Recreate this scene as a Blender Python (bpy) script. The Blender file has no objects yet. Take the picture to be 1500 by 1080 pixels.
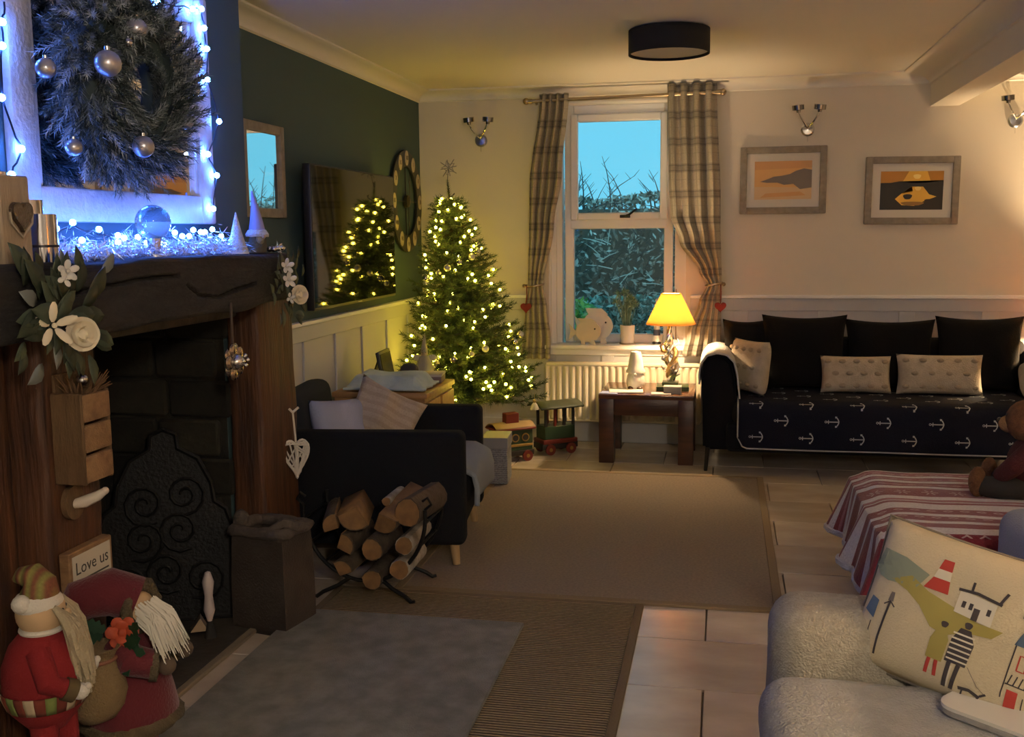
import bpy, bmesh, math, random
from math import sin, cos, pi, radians, sqrt, exp
from mathutils import Vector, Matrix, Euler, noise

# ------------------------------------------------------------------ camera
scene = bpy.context.scene
col = scene.collection
F_PX = 1510.0
YAW, PITCH, ROLL = radians(11.6), radians(7.47), radians(-0.6)
D, XL, H = 6.868, -2.035, 2.36          # back wall, left wall, ceiling
CAM = Vector((0.0, 0.0, 1.408))
_f = Vector((-sin(YAW) * cos(PITCH), cos(YAW) * cos(PITCH), -sin(PITCH)))
_r0 = Vector((cos(YAW), sin(YAW), 0))
_u0 = _r0.cross(_f)
_r = cos(ROLL) * _r0 + sin(ROLL) * _u0
_u = -sin(ROLL) * _r0 + cos(ROLL) * _u0
cam_data = bpy.data.cameras.new('camera')
cam = bpy.data.objects.new('camera', cam_data)
col.objects.link(cam)
cam_data.sensor_fit = 'HORIZONTAL'
cam_data.sensor_width = 36.0
cam_data.lens = 36.0 * F_PX / 1500.0
cam_data.clip_start = 0.02
m3 = Matrix((_r, _u, -_f)).transposed()
cam.matrix_world = Matrix.Translation(CAM) @ m3.to_4x4()
scene.camera = cam

def at(px, py, ax, val):
    """photo pixel -> point on the plane x / y / z = val"""
    d = (px - 750) / F_PX * _r - (py - 540) / F_PX * _u + _f
    i = 'xyz'.index(ax)
    return CAM + d * ((val - CAM[i]) / d[i])

# ------------------------------------------------------------------ world, exposure
scene.view_settings.view_transform = 'Standard'
scene.view_settings.look = 'None'
scene.view_settings.gamma = 1.0
scene.view_settings.use_curve_mapping = False
scene.view_settings.exposure = 0.32
world = bpy.data.worlds.new('dusk_sky')
scene.world = world
world.use_nodes = True
bg = world.node_tree.nodes['Background']
bg.inputs[0].default_value = (0.19, 0.74, 1.0, 1)
bg.inputs[1].default_value = 0.80
LAMP_W = 40.0          # table lamps by the back wall
FLOOR_FILL_W = 105.0   # added standing lamp, warm fill beside the cream sofa, outside the frame
GLOBE_FILL_W = 92.0         # added ceiling globe behind the camera, fill for the overall brightness
TREE_E = 55.0
MIRROR_E = 170.0

# ------------------------------------------------------------------ materials
MATS = {}
def _n(nt, t, **kw):
    nd = nt.nodes.new(t)
    for k, v in kw.items():
        setattr(nd, k, v)
    return nd
def mat(name, c, rough=0.6, metal=0.0, var=None, vs=8.0, bump=0.0, bs=60.0, stretch=None,
        emit=None, es=0.0, alpha=1.0, sheen=0.0, spec=0.5, rnd=0.0, coat=0.0, trans=0.0):
    """principled material; var = second colour mixed by noise of scale vs, bump by noise of scale bs"""
    if name in MATS:
        return MATS[name]
    m = bpy.data.materials.new(name)
    m.use_nodes = True
    nt = m.node_tree
    b = nt.nodes['Principled BSDF']
    b.inputs['Base Color'].default_value = (*c, 1)
    b.inputs['Roughness'].default_value = rough
    b.inputs['Metallic'].default_value = metal
    b.inputs['Specular IOR Level'].default_value = spec
    b.inputs['Sheen Weight'].default_value = sheen
    b.inputs['Coat Weight'].default_value = coat
    b.inputs['Transmission Weight'].default_value = trans
    b.inputs['Alpha'].default_value = alpha
    if emit:
        b.inputs['Emission Color'].default_value = (*emit, 1)
        b.inputs['Emission Strength'].default_value = es
    tc = _n(nt, 'ShaderNodeTexCoord')
    src = tc.outputs['Object']
    if stretch:
        mp = _n(nt, 'ShaderNodeMapping')
        mp.inputs['Scale'].default_value = stretch
        nt.links.new(src, mp.inputs[0])
        src = mp.outputs[0]
    colsock = None
    if var:
        nz = _n(nt, 'ShaderNodeTexNoise')
        nz.inputs['Scale'].default_value = vs
        nz.inputs['Detail'].default_value = 6
        nt.links.new(src, nz.inputs['Vector'])
        rp = _n(nt, 'ShaderNodeValToRGB')
        rp.color_ramp.elements[0].position = 0.33
        rp.color_ramp.elements[1].position = 0.68
        rp.color_ramp.elements[0].color = (*c, 1)
        rp.color_ramp.elements[1].color = (*var, 1)
        nt.links.new(nz.outputs[0], rp.inputs[0])
        colsock = rp.outputs[0]
        nt.links.new(colsock, b.inputs['Base Color'])
    if rnd:
        oi = _n(nt, 'ShaderNodeObjectInfo')
        mr = _n(nt, 'ShaderNodeMapRange')
        mr.inputs[3].default_value = 1 - rnd
        mr.inputs[4].default_value = 1 + rnd
        nt.links.new(oi.outputs['Random'], mr.inputs[0])
        hs = _n(nt, 'ShaderNodeHueSaturation')
        hs.inputs['Color'].default_value = (*c, 1)
        nt.links.new(mr.outputs[0], hs.inputs['Value'])
        if colsock:
            nt.links.new(colsock, hs.inputs['Color'])
        nt.links.new(hs.outputs[0], b.inputs['Base Color'])
    if bump:
        n2 = _n(nt, 'ShaderNodeTexNoise')
        n2.inputs['Scale'].default_value = bs
        n2.inputs['Detail'].default_value = 4
        nt.links.new(src, n2.inputs['Vector'])
        bp = _n(nt, 'ShaderNodeBump')
        bp.inputs['Strength'].default_value = bump
        bp.inputs['Distance'].default_value = 0.01
        nt.links.new(n2.outputs[0], bp.inputs['Height'])
        nt.links.new(bp.outputs[0], b.inputs['Normal'])
    MATS[name] = m
    return m

def wave_mat(name, c1, c2, scale, axis='X', rough=0.85, bump=0.5, dist=0.0, noise_c=None):
    """ribbed or woven surface: bands of two colours with relief"""
    m = bpy.data.materials.new(name); m.use_nodes = True
    nt = m.node_tree; b = nt.nodes['Principled BSDF']
    b.inputs['Roughness'].default_value = rough
    tc = _n(nt, 'ShaderNodeTexCoord')
    w = _n(nt, 'ShaderNodeTexWave', bands_direction=axis)
    w.inputs['Scale'].default_value = scale
    w.inputs['Distortion'].default_value = dist
    w.inputs['Detail'].default_value = 3
    w.inputs['Detail Scale'].default_value = 6
    nt.links.new(tc.outputs['Object'], w.inputs['Vector'])
    mx = _n(nt, 'ShaderNodeMix', data_type='RGBA')
    mx.inputs[6].default_value = (*c1, 1); mx.inputs[7].default_value = (*c2, 1)
    nt.links.new(w.outputs['Fac'], mx.inputs[0])
    nz = _n(nt, 'ShaderNodeTexNoise'); nz.inputs['Scale'].default_value = 90; nz.inputs['Detail'].default_value = 5
    nt.links.new(tc.outputs['Object'], nz.inputs['Vector'])
    mr = _n(nt, 'ShaderNodeMapRange'); mr.inputs[3].default_value = 0.6; mr.inputs[4].default_value = 1.4
    nt.links.new(nz.outputs[0], mr.inputs[0])
    hs = _n(nt, 'ShaderNodeHueSaturation')
    nt.links.new(mx.outputs[2], hs.inputs['Color']); nt.links.new(mr.outputs[0], hs.inputs['Value'])
    nt.links.new(hs.outputs[0], b.inputs['Base Color'])
    bp = _n(nt, 'ShaderNodeBump'); bp.inputs['Strength'].default_value = bump; bp.inputs['Distance'].default_value = 0.01
    nt.links.new(w.outputs['Fac'], bp.inputs['Height']); nt.links.new(bp.outputs[0], b.inputs['Normal'])
    MATS[name] = m
    return m

def band_mat(name, base, bands_u, bands_v, nu=1.0, nv=1.0, rough=0.9, noise_amt=0.25, trans=0.0, bump=0.3):
    """cloth with printed or woven bands laid out on the UV map.  bands: (lo, hi, colour, opacity) in one repeat"""
    m = bpy.data.materials.new(name); m.use_nodes = True
    nt = m.node_tree; b = nt.nodes['Principled BSDF']
    b.inputs['Roughness'].default_value = rough
    b.inputs['Sheen Weight'].default_value = 0.2
    uv = _n(nt, 'ShaderNodeUVMap'); uv.uv_map = 'UVMap'
    sp = _n(nt, 'ShaderNodeSeparateXYZ'); nt.links.new(uv.outputs[0], sp.inputs[0])
    cur = None
    def fr(sock, n):
        a = _n(nt, 'ShaderNodeMath', operation='MULTIPLY'); a.inputs[1].default_value = n
        nt.links.new(sock, a.inputs[0])
        f = _n(nt, 'ShaderNodeMath', operation='FRACT'); nt.links.new(a.outputs[0], f.inputs[0])
        return f.outputs[0]
    socks = {'u': fr(sp.outputs[0], nu), 'v': fr(sp.outputs[1], nv)}
    rgb = _n(nt, 'ShaderNodeRGB'); rgb.outputs[0].default_value = (*base, 1)
    cur = rgb.outputs[0]
    for key, bands in (('u', bands_u), ('v', bands_v)):
        for lo, hi, c, op in bands:
            g = _n(nt, 'ShaderNodeMath', operation='GREATER_THAN'); g.inputs[1].default_value = lo
            l = _n(nt, 'ShaderNodeMath', operation='LESS_THAN'); l.inputs[1].default_value = hi
            nt.links.new(socks[key], g.inputs[0]); nt.links.new(socks[key], l.inputs[0])
            a = _n(nt, 'ShaderNodeMath', operation='MULTIPLY'); nt.links.new(g.outputs[0], a.inputs[0]); nt.links.new(l.outputs[0], a.inputs[1])
            o = _n(nt, 'ShaderNodeMath', operation='MULTIPLY'); o.inputs[1].default_value = op; nt.links.new(a.outputs[0], o.inputs[0])
            mx = _n(nt, 'ShaderNodeMix', data_type='RGBA'); mx.inputs[7].default_value = (*c, 1)
            nt.links.new(o.outputs[0], mx.inputs[0]); nt.links.new(cur, mx.inputs[6])
            cur = mx.outputs[2]
    tc = _n(nt, 'ShaderNodeTexCoord')
    nz = _n(nt, 'ShaderNodeTexNoise'); nz.inputs['Scale'].default_value = 120; nz.inputs['Detail'].default_value = 4
    nt.links.new(tc.outputs['Object'], nz.inputs['Vector'])
    mr = _n(nt, 'ShaderNodeMapRange'); mr.inputs[3].default_value = 1 - noise_amt; mr.inputs[4].default_value = 1 + noise_amt
    nt.links.new(nz.outputs[0], mr.inputs[0])
    hs = _n(nt, 'ShaderNodeHueSaturation'); nt.links.new(cur, hs.inputs['Color']); nt.links.new(mr.outputs[0], hs.inputs['Value'])
    nt.links.new(hs.outputs[0], b.inputs['Base Color'])
    bp = _n(nt, 'ShaderNodeBump'); bp.inputs['Strength'].default_value = bump; bp.inputs['Distance'].default_value = 0.004
    nt.links.new(nz.outputs[0], bp.inputs['Height']); nt.links.new(bp.outputs[0], b.inputs['Normal'])
    if trans:
        out = nt.nodes['Material Output']
        t = _n(nt, 'ShaderNodeBsdfTranslucent'); nt.links.new(hs.outputs[0], t.inputs[0])
        ms = _n(nt, 'ShaderNodeMixShader'); ms.inputs[0].default_value = trans
        nt.links.new(b.outputs[0], ms.inputs[1]); nt.links.new(t.outputs[0], ms.inputs[2]); nt.links.new(ms.outputs[0], out.inputs[0])
    MATS[name] = m
    return m

def glass_mat(name, tint=(1, 1, 1), gloss=0.06, rough=0.02):
    m = bpy.data.materials.new(name); m.use_nodes = True
    nt = m.node_tree
    nt.nodes.remove(nt.nodes['Principled BSDF'])
    out = nt.nodes['Material Output']
    t = _n(nt, 'ShaderNodeBsdfTransparent'); t.inputs[0].default_value = (*tint, 1)
    g = _n(nt, 'ShaderNodeBsdfGlossy'); g.inputs['Roughness'].default_value = rough
    ly = _n(nt, 'ShaderNodeFresnel'); ly.inputs[0].default_value = 1.45
    ad = _n(nt, 'ShaderNodeMath', operation='ADD'); ad.inputs[1].default_value = gloss; ad.use_clamp = True
    nt.links.new(ly.outputs[0], ad.inputs[0])
    ms = _n(nt, 'ShaderNodeMixShader')
    nt.links.new(ad.outputs[0], ms.inputs[0]); nt.links.new(t.outputs[0], ms.inputs[1]); nt.links.new(g.outputs[0], ms.inputs[2])
    nt.links.new(ms.outputs[0], out.inputs[0])
    MATS[name] = m
    return m

def shade_mat(name, c, w=0.6):
    """lampshade cloth: diffuse + translucent"""
    m = bpy.data.materials.new(name); m.use_nodes = True
    nt = m.node_tree; nt.nodes.remove(nt.nodes['Principled BSDF'])
    out = nt.nodes['Material Output']
    d = _n(nt, 'ShaderNodeBsdfDiffuse'); d.inputs[0].default_value = (*c, 1)
    t = _n(nt, 'ShaderNodeBsdfTranslucent'); t.inputs[0].default_value = (*c, 1)
    ms = _n(nt, 'ShaderNodeMixShader'); ms.inputs[0].default_value = w
    nt.links.new(d.outputs[0], ms.inputs[1]); nt.links.new(t.outputs[0], ms.inputs[2]); nt.links.new(ms.outputs[0], out.inputs[0])
    MATS[name] = m
    return m

# ------------------------------------------------------------------ mesh builder
rng = random.Random(7)
def basis(z, up=Vector((0, 0, 1))):
    z = Vector(z).normalized()
    x = up.cross(z)
    if x.length < 1e-4:
        x = Vector((1, 0, 0)).cross(z)
    x.normalize()
    y = z.cross(x)
    return Matrix((x, y, z)).transposed()

class MB:
    def __init__(s):
        s.bm = bmesh.new(); s.mi = 0; s.M = Matrix.Identity(4)
        s.uv = None
    def _merge(s, t, M=None):
        for f in t.faces: f.material_index = s.mi
        me = bpy.data.meshes.new('tmp'); 
        if M is not None: bmesh.ops.transform(t, matrix=M, verts=t.verts)
        t.to_mesh(me); t.free()
        me.transform(s.M)
        s.bm.from_mesh(me); bpy.data.meshes.remove(me)
        return s
    def box(s, c, d, bev=0.0, seg=2, rot=None):
        t = bmesh.new(); bmesh.ops.create_cube(t, size=1)
        bmesh.ops.scale(t, vec=Vector(d), verts=t.verts)
        if bev:
            bmesh.ops.bevel(t, geom=list(t.edges), offset=min(bev, 0.49 * min(d)), segments=seg, profile=0.5, affect='EDGES')
        M = Matrix.Translation(c)
        if rot is not None:
            M = M @ (rot if isinstance(rot, Matrix) else Euler(rot).to_matrix()).to_4x4()
        return s._merge(t, M)
    def bb(s, lo, hi, bev=0.0, seg=2):
        lo, hi = Vector(lo), Vector(hi)
        return s.box((lo + hi) / 2, [abs(a) for a in (hi - lo)], bev, seg)
    def cyl(s, p0, p1, r0, r1=None, n=16, caps=True):
        r1 = r0 if r1 is None else r1
        p0, p1 = Vector(p0), Vector(p1)
        t = bmesh.new()
        bmesh.ops.create_cone(t, cap_ends=caps, segments=n, radius1=max(r0, 1e-5), radius2=max(r1, 1e-5), depth=(p1 - p0).length)
        return s._merge(t, Matrix.Translation((p0 + p1) / 2) @ basis(p1 - p0).to_4x4())
    def sph(s, c, r, sc=(1, 1, 1), n=16, rot=None):
        t = bmesh.new(); bmesh.ops.create_uvsphere(t, u_segments=n, v_segments=max(6, n // 2), radius=r)
        M = Matrix.Translation(c)
        if rot is not None: M = M @ (rot if isinstance(rot, Matrix) else Euler(rot).to_matrix()).to_4x4()
        return s._merge(t, M @ Matrix.Diagonal((*sc, 1)))
    def ico(s, c, r, sub=2, sc=(1, 1, 1)):
        t = bmesh.new(); bmesh.ops.create_icosphere(t, subdivisions=sub, radius=r)
        return s._merge(t, Matrix.Translation(c) @ Matrix.Diagonal((*sc, 1)))
    def raw(s, verts, faces):
        t = bmesh.new(); vs = [t.verts.new(v) for v in verts]
        for f in faces:
            try: t.faces.new([vs[i] for i in f])
            except ValueError: pass
        return s._merge(t)
    def lathe(s, prof, n=24, M=None):
        vs, fs = [], []
        for r, z in prof:
            for k in range(n):
                a = 2 * pi * k / n
                vs.append((max(r, 1e-5) * cos(a), max(r, 1e-5) * sin(a), z))
        for i in range(len(prof) - 1):
            for k in range(n):
                a, b = i * n + k, i * n + (k + 1) % n
                fs.append((a, b, b + n, a + n))
        fs.append(tuple(range(n - 1, -1, -1))); fs.append(tuple(range((len(prof) - 1) * n, len(prof) * n)))
        t = bmesh.new(); v = [t.verts.new(q) for q in vs]
        for f in fs: t.faces.new([v[i] for i in f])
        return s._merge(t, M)
    def tube(s, pts, r, n=8, closed=False, caps=True):
        pts = [Vector(p) for p in pts]; N = len(pts)
        rs = r if isinstance(r, (list, tuple)) else [r] * N
        vs, fs = [], []
        prev = None
        for i, p in enumerate(pts):
            a = pts[(i - 1) % N] if (closed or i > 0) else p
            b = pts[(i + 1) % N] if (closed or i < N - 1) else p
            tg = (b - a)
            tg = tg.normalized() if tg.length > 1e-9 else Vector((0, 0, 1))
            if prev is None:
                B = basis(tg); x = B.col[0].copy()
            else:
                x = prev - tg * prev.dot(tg)
                x = x.normalized() if x.length > 1e-6 else basis(tg).col[0].copy()
            prev = x; y = tg.cross(x)
            for k in range(n):
                an = 2 * pi * k / n
                vs.append(p + (x * cos(an) + y * sin(an)) * rs[i])
        for i in range(N if closed else N - 1):
            for k in range(n):
                a, b = i * n + k, i * n + (k + 1) % n
                c, d = ((i + 1) % N) * n + (k + 1) % n, ((i + 1) % N) * n + k
                fs.append((a, b, c, d))
        if caps and not closed:
            fs.append(tuple(range(n - 1, -1, -1))); fs.append(tuple(range((N - 1) * n, N * n)))
        return s.raw(vs, fs)
    def prism(s, outline, depth, M=None):
        """2-D outline (x, y) extruded from z = 0 to depth"""
        n = len(outline)
        vs = [(x, y, 0) for x, y in outline] + [(x, y, depth) for x, y in outline]
        fs = [tuple(range(n - 1, -1, -1)), tuple(range(n, 2 * n))]
        fs += [(i, (i + 1) % n, n + (i + 1) % n, n + i) for i in range(n)]
        t = bmesh.new(); v = [t.verts.new(q) for q in vs]
        for f in fs: t.faces.new([v[i] for i in f])
        bmesh.ops.triangulate(t, faces=[f for f in t.faces if len(f.verts) > 4])
        return s._merge(t, M)
    def grid(s, fn, nu, nv, closed_u=False, uv=True):
        """fn(u, v) -> point;  a UV map is kept"""
        vs = [Vector(fn(i / nu, j / nv)) for j in range(nv + 1) for i in range(nu + (0 if closed_u else 1))]
        W = nu if closed_u else nu + 1
        t = bmesh.new(); L = t.loops.layers.uv.new('UVMap')
        v = [t.verts.new(q) for q in vs]
        for j in range(nv):
            for i in range(nu):
                a, b = j * W + i, j * W + (i + 1) % W
                f = t.faces.new((v[a], v[b], v[b + W], v[a + W]))
                for lp, (uu, vv) in zip(f.loops, ((i, j), (i + 1, j), (i + 1, j + 1), (i, j + 1))):
                    lp[L].uv = (uu / nu, vv / nv)
        return s._merge(t)
    def jitter(s, amp, scale, seed=0.0):
        for v in s.bm.verts:
            q = v.co * scale + Vector((seed, seed * 1.7, -seed))
            v.co += Vector((noise.noise(q), noise.noise(q + Vector((9, 3, 5))), noise.noise(q + Vector((-4, 8, 2))))) * amp
        return s
    def build(s, name, mats, parent=None, shift=None, smooth=True, ang=38):
        me = bpy.data.meshes.new(name)
        bmesh.ops.recalc_face_normals(s.bm, faces=s.bm.faces) if not s.uv else None
        s.bm.to_mesh(me); s.bm.free()
        if shift is not None: me.transform(Matrix.Translation(-Vector(shift)))
        for m in (mats if isinstance(mats, (list, tuple)) else [mats]): me.materials.append(m)
        if smooth and len(me.polygons):
            me.polygons.foreach_set('use_smooth', [True] * len(me.polygons))
            me.set_sharp_from_angle(angle=radians(ang))
        o = bpy.data.objects.new(name, me); col.objects.link(o)
        if parent is not None: o.parent = parent
        return o

def props(o, label, cat, group=None):
    o['label'] = label; o['category'] = cat
    if group: o['group'] = group
    return o
def thing(name, label, cat, loc=(0, 0, 0), rotz=0.0, group=None):
    o = bpy.data.objects.new(name, None); col.objects.link(o)
    o.empty_display_size = 0.05
    o.location = loc; o.rotation_euler = (0, 0, rotz)
    return props(o, label, cat, group)
def struct(o):
    o['kind'] = 'structure'; return o
def stuff(o):
    o['kind'] = 'stuff'; return o
def single(mb, name, m, label, cat, loc, group=None, rot=(0, 0, 0), smooth=True, ang=38):
    """a thing that is one mesh, built in local coordinates"""
    o = mb.build(name, m, None, smooth=smooth, ang=ang)
    o.location = loc; o.rotation_euler = rot
    return props(o, label, cat, group)
def dup(o, parent=None):
    c = o.copy(); col.objects.link(c); c.parent = parent
    for ch in list(o.children): dup(ch, c)
    return c
def solidify(o, t, off=0.0):
    md = o.modifiers.new('solid', 'SOLIDIFY'); md.thickness = t; md.offset = off
    return o
def subsurf(o, n=1):
    md = o.modifiers.new('sub', 'SUBSURF'); md.levels = n; md.render_levels = n
    return o
def text_polys(body, size, M, mb, depth=0.0008):
    cu = bpy.data.curves.new('txt', 'FONT'); cu.body = body; cu.size = size
    cu.align_x = 'CENTER'; cu.align_y = 'CENTER'; cu.extrude = depth; cu.resolution_u = 2
    ob = bpy.data.objects.new('txt', cu); col.objects.link(ob)
    dg = bpy.context.evaluated_depsgraph_get(); dg.update()
    me = bpy.data.meshes.new_from_object(ob.evaluated_get(dg))
    bpy.data.objects.remove(ob); bpy.data.curves.remove(cu)
    t = bmesh.new(); t.from_mesh(me); bpy.data.meshes.remove(me)
    mb._merge(t, M)
def lerp(a, b, t): return a + (b - a) * t
def keys(tab, v):
    """piecewise smooth interpolation of a table [(v, value), ...]"""
    if v <= tab[0][0]: return tab[0][1]
    for (a, x), (b, y) in zip(tab, tab[1:]):
        if v <= b:
            t = (v - a) / (b - a); t = t * t * (3 - 2 * t)
            return x + (y - x) * t
    return tab[-1][1]
def pillow_pt(w, h, t, u, v, side, pinch=0.06):
    """u, v in -1..1 on a stuffed cushion lying in the local XZ plane, thickness along Y"""
    x = w / 2 * u * (1 - pinch * (1 - v * v) * abs(u) ** 3 * 1.0)
    z = h / 2 * v * (1 - pinch * (1 - u * u) * abs(v) ** 3 * 1.0)
    b = max(0.0, (1 - u ** 4) * (1 - v ** 4)) ** 0.5
    return Vector((x, side * t / 2 * b, z))
def pillow(mb, w, h, t, n=14, pinch=0.06, wob=0.0, seed=0.0):
    for sd in (-1, 1):
        def fn(a, b):
            p = pillow_pt(w, h, t, a * 2 - 1, b * 2 - 1, sd, pinch)
            if wob:
                q = p * 9 + Vector((seed, 0, seed))
                k = (1 - abs(a * 2 - 1) ** 6) * (1 - abs(b * 2 - 1) ** 6)
                p.y += sd * wob * noise.noise(q) * k
            return p
        mb.grid(fn, n, n)
    bmesh.ops.remove_doubles(mb.bm, verts=mb.bm.verts, dist=1e-4)
    return mb
# ------------------------------------------------------------------ shared materials
cream = mat('cream_wall_paint', (0.66, 0.61, 0.52), 0.85, bump=0.08, bs=120)
ceilm = mat('ceiling_paint', (0.72, 0.69, 0.62), 0.9, bump=0.05, bs=90)
teal = mat('teal_wall_paint', (0.045, 0.085, 0.092), 0.75, bump=0.06, bs=120)
panelw = mat('panelling_paint', (0.50, 0.50, 0.51), 0.6, bump=0.03, bs=60)
white = mat('white_paint', (0.80, 0.80, 0.79), 0.45)
upvc = mat('white_upvc', (0.82, 0.83, 0.84), 0.3)
chrome = mat('chrome', (0.75, 0.75, 0.75), 0.12, 1.0)
silver = mat('silver', (0.72, 0.72, 0.74), 0.25, 1.0)
black = mat('black_plastic', (0.012, 0.012, 0.013), 0.4)
iron = mat('black_iron', (0.010, 0.010, 0.010), 0.55, 0.6, bump=0.3, bs=80)
gold = mat('brass', (0.55, 0.40, 0.18), 0.3, 1.0)
oak = mat('oak', (0.42, 0.24, 0.09), 0.5, var=(0.30, 0.16, 0.06), vs=5, stretch=(1, 6, 6), bump=0.15, bs=20)
darkwood = mat('dark_wood', (0.075, 0.028, 0.014), 0.35, var=(0.035, 0.013, 0.008), vs=4, stretch=(1.2, 8, 8), bump=0.1, bs=16)
postwood = mat('post_wood', (0.10, 0.037, 0.013), 0.6, var=(0.028, 0.010, 0.005), vs=3.5, stretch=(9, 9, 0.8), bump=0.5, bs=12)
beamwood = mat('charred_beam_wood', (0.011, 0.009, 0.0085), 0.8, var=(0.024, 0.020, 0.018), vs=7, stretch=(5, 1, 5), bump=0.6, bs=22)
soot = mat('sooty_brick', (0.007, 0.006, 0.005), 0.95, var=(0.020, 0.018, 0.010), vs=9, bump=0.5, bs=30, rnd=0.35)
grout = mat('floor_grout', (0.20, 0.16, 0.12), 0.9)
tilem = mat('stone_floor_tile', (0.57, 0.49, 0.40), 0.22, var=(0.45, 0.375, 0.30), vs=3.2, bump=0.10, bs=9, rnd=0.12, stretch=(1, 2.2, 1))

# ------------------------------------------------------------------ floor of tiles
o = MB().bb((-2.6, -2.3, -0.12), (3.2, D + 0.3, -0.010)).build('floor', grout, smooth=False)
floor = struct(o)
TW, TD, GAP = 0.60, 0.392, 0.005
tile_meshes = []
for k in range(4):
    ob = MB().box((0, 0, -0.006), (TW - GAP, TD - GAP, 0.012), 0.002, 1).build('tile_shape', tilem)
    tile_meshes.append(ob.data); bpy.data.objects.remove(ob)
row = 0
y0 = 3.091
for r in range(-13, 10):
    yc = y0 + TD * (r + 0.5)
    xs0 = -0.041 if r % 2 else 0.259
    for c in range(-4, 6):
        xc = xs0 + TW * (c + 0.5)
        if xc - TW / 2 < XL - 0.35 or xc + TW / 2 > 3.15: continue
        t = bpy.data.objects.new('tile', tile_meshes[(r * 7 + c * 3) % 4]); col.objects.link(t)
        t.location = (xc, yc, 0); t.parent = floor

# ------------------------------------------------------------------ walls and ceiling
BX, BY0, BY1 = -1.80, 1.70, 3.73          # chimney breast: face, near and far end
PX = -1.66                                # face of the fireplace posts
OY0, OY1, OZ = 2.47, 3.49, 1.20           # fire opening
mb = MB()
mb.bb((XL - 0.12, BY1 - 0.1, 0), (XL, D + 0.25, H))
mb.bb((XL - 0.12, -2.2, 0), (XL, BY0 + 0.1, H))
struct(mb.build('wall_left', teal, smooth=False))
mb = MB()
mb.bb((XL - 0.01, BY0, OZ), (BX, BY1, H))
mb.bb((XL - 0.01, BY0, 0), (BX, OY0, OZ))
mb.bb((XL - 0.01, OY1, 0), (BX, BY1, OZ))
struct(mb.build('wall_chimney', teal, smooth=False))
# back wall with the window opening
WX0, WX1, WZ0, WZ1 = -1.15, -0.24, 0.655, 2.262
mb = MB()
mb.bb((XL - 0.12, D, 0), (WX0, D + 0.25, H))
mb.bb((WX1, D, 0), (3.2, D + 0.25, H))
mb.bb((WX0, D, WZ1), (WX1, D + 0.25, H))
mb.bb((WX0, D, 0), (WX1, D + 0.25, WZ0))
struct(mb.build('wall_back', cream, smooth=False))
struct(MB().bb((3.1, -2.2, 0), (3.2, D + 0.25, H)).build('wall_right', cream, smooth=False))
struct(MB().bb((XL - 0.12, -2.3, 0), (3.2, -2.2, H)).build('wall_front', cream, smooth=False))
struct(MB().bb((-2.6, -2.3, H), (3.2, D + 0.25, H + 0.1)).build('ceiling', ceilm, smooth=False))

# cornices, swept cove profile (out from wall, down from ceiling)
def cove(p, d):
    pts = [(0, 0), (p, 0), (p, -0.008)]
    for k in range(9):
        a = k / 8 * pi / 2
        pts.append((p - 0.012 - (p - 0.024) * sin(a) , -0.014 - (d - 0.026) * (1 - cos(a))))
    pts += [(0.012, -d + 0.006), (0, -d)]
    return pts
def cornice(name, origin, out, along, length, p=0.105, d=0.072):
    out, along = Vector(out), Vector(along)
    M = Matrix.Identity(4)
    for i in range(3):
        M[i][0] = out[i]; M[i][1] = (0, 0, 1)[i]; M[i][2] = along[i]; M[i][3] = origin[i]
    mb = MB(); mb.prism(cove(p, d), length, M)
    return struct(mb.build(name, ceilm, ang=30))
cornice('trim_1', (XL, BY1, H), (1, 0, 0), (0, 1, 0), D - BY1)
cornice('trim_2', (XL, D, H), (0, -1, 0), (1, 0, 0), 3.1 - XL)
# dropped beam with its own cornice
BMX0, BMX1, BMZ = 1.226, 1.395, 2.155
struct(MB().bb((BMX0, -2.2, BMZ), (BMX1, D, H)).build('trim_3', ceilm, smooth=False))
cornice('trim_4', (BMX0, -2.2, H), (-1, 0, 0), (0, 1, 0), D + 2.2, p=0.17, d=0.075)

# panelling: backing board, raised stiles and rails, dado cap, skirting
def panelling(name, start, along, out, length, stiles, skirt=0.15, top=0.997, rail=0.895, end_z=None):
    """start: foot of the wall; stiles: list of (from, to) along the wall"""
    A, O = Vector(along), Vector(out)
    def blk(mb, a0, a1, z0, z1, o0, o1, bev=0.0):
        p = Vector(start) + A * a0 + O * o0 + Vector((0, 0, z0))
        q = Vector(start) + A * a1 + O * o1 + Vector((0, 0, z1))
        mb.bb([min(a, b) for a, b in zip(p, q)], [max(a, b) for a, b in zip(p, q)], bev, 1)
    mb = MB(); blk(mb, 0, length, 0, top - 0.02, 0, 0.008)
    root = struct(mb.build(name, panelw, smooth=False))
    mb = MB(); blk(mb, 0, length, rail, top - 0.02, 0.008, 0.020, 0.002); mb.build('rail', panelw, root)
    mb = MB(); blk(mb, 0, length, 0, skirt, 0.008, 0.024, 0.003); mb.build('skirting', panelw, root)
    for a0, a1 in stiles:
        mb = MB(); blk(mb, a0, a1, skirt, rail, 0.008, 0.019, 0.002); mb.build('stile', panelw, root)
    mb = MB(); blk(mb, 0, length, top - 0.022, top, 0.0, 0.040, 0.004); mb.build('dado_cap', white, root)
    return root
ly = [4.736, 5.165, 5.582, 6.026, 6.46]
panelling('trim_5', (XL, BY1, 0), (0, 1, 0), (1, 0, 0), D - BY1, [(a - BY1, a - BY1 + 0.085) for a in [3.85, 4.30] + ly], top=0.99, rail=0.89)
st = [(0.07, 0.16), (0.60, 0.69), (1.09, 1.185), (1.58, 1.675), (2.07, 2.16), (2.56, 2.65)]
panelling('trim_6', (WX1 + 0.03, D, 0), (1, 0, 0), (0, -1, 0), 3.1 - WX1 - 0.03, [(a - WX1 - 0.03, b - WX1 - 0.03) for a, b in st])
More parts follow.
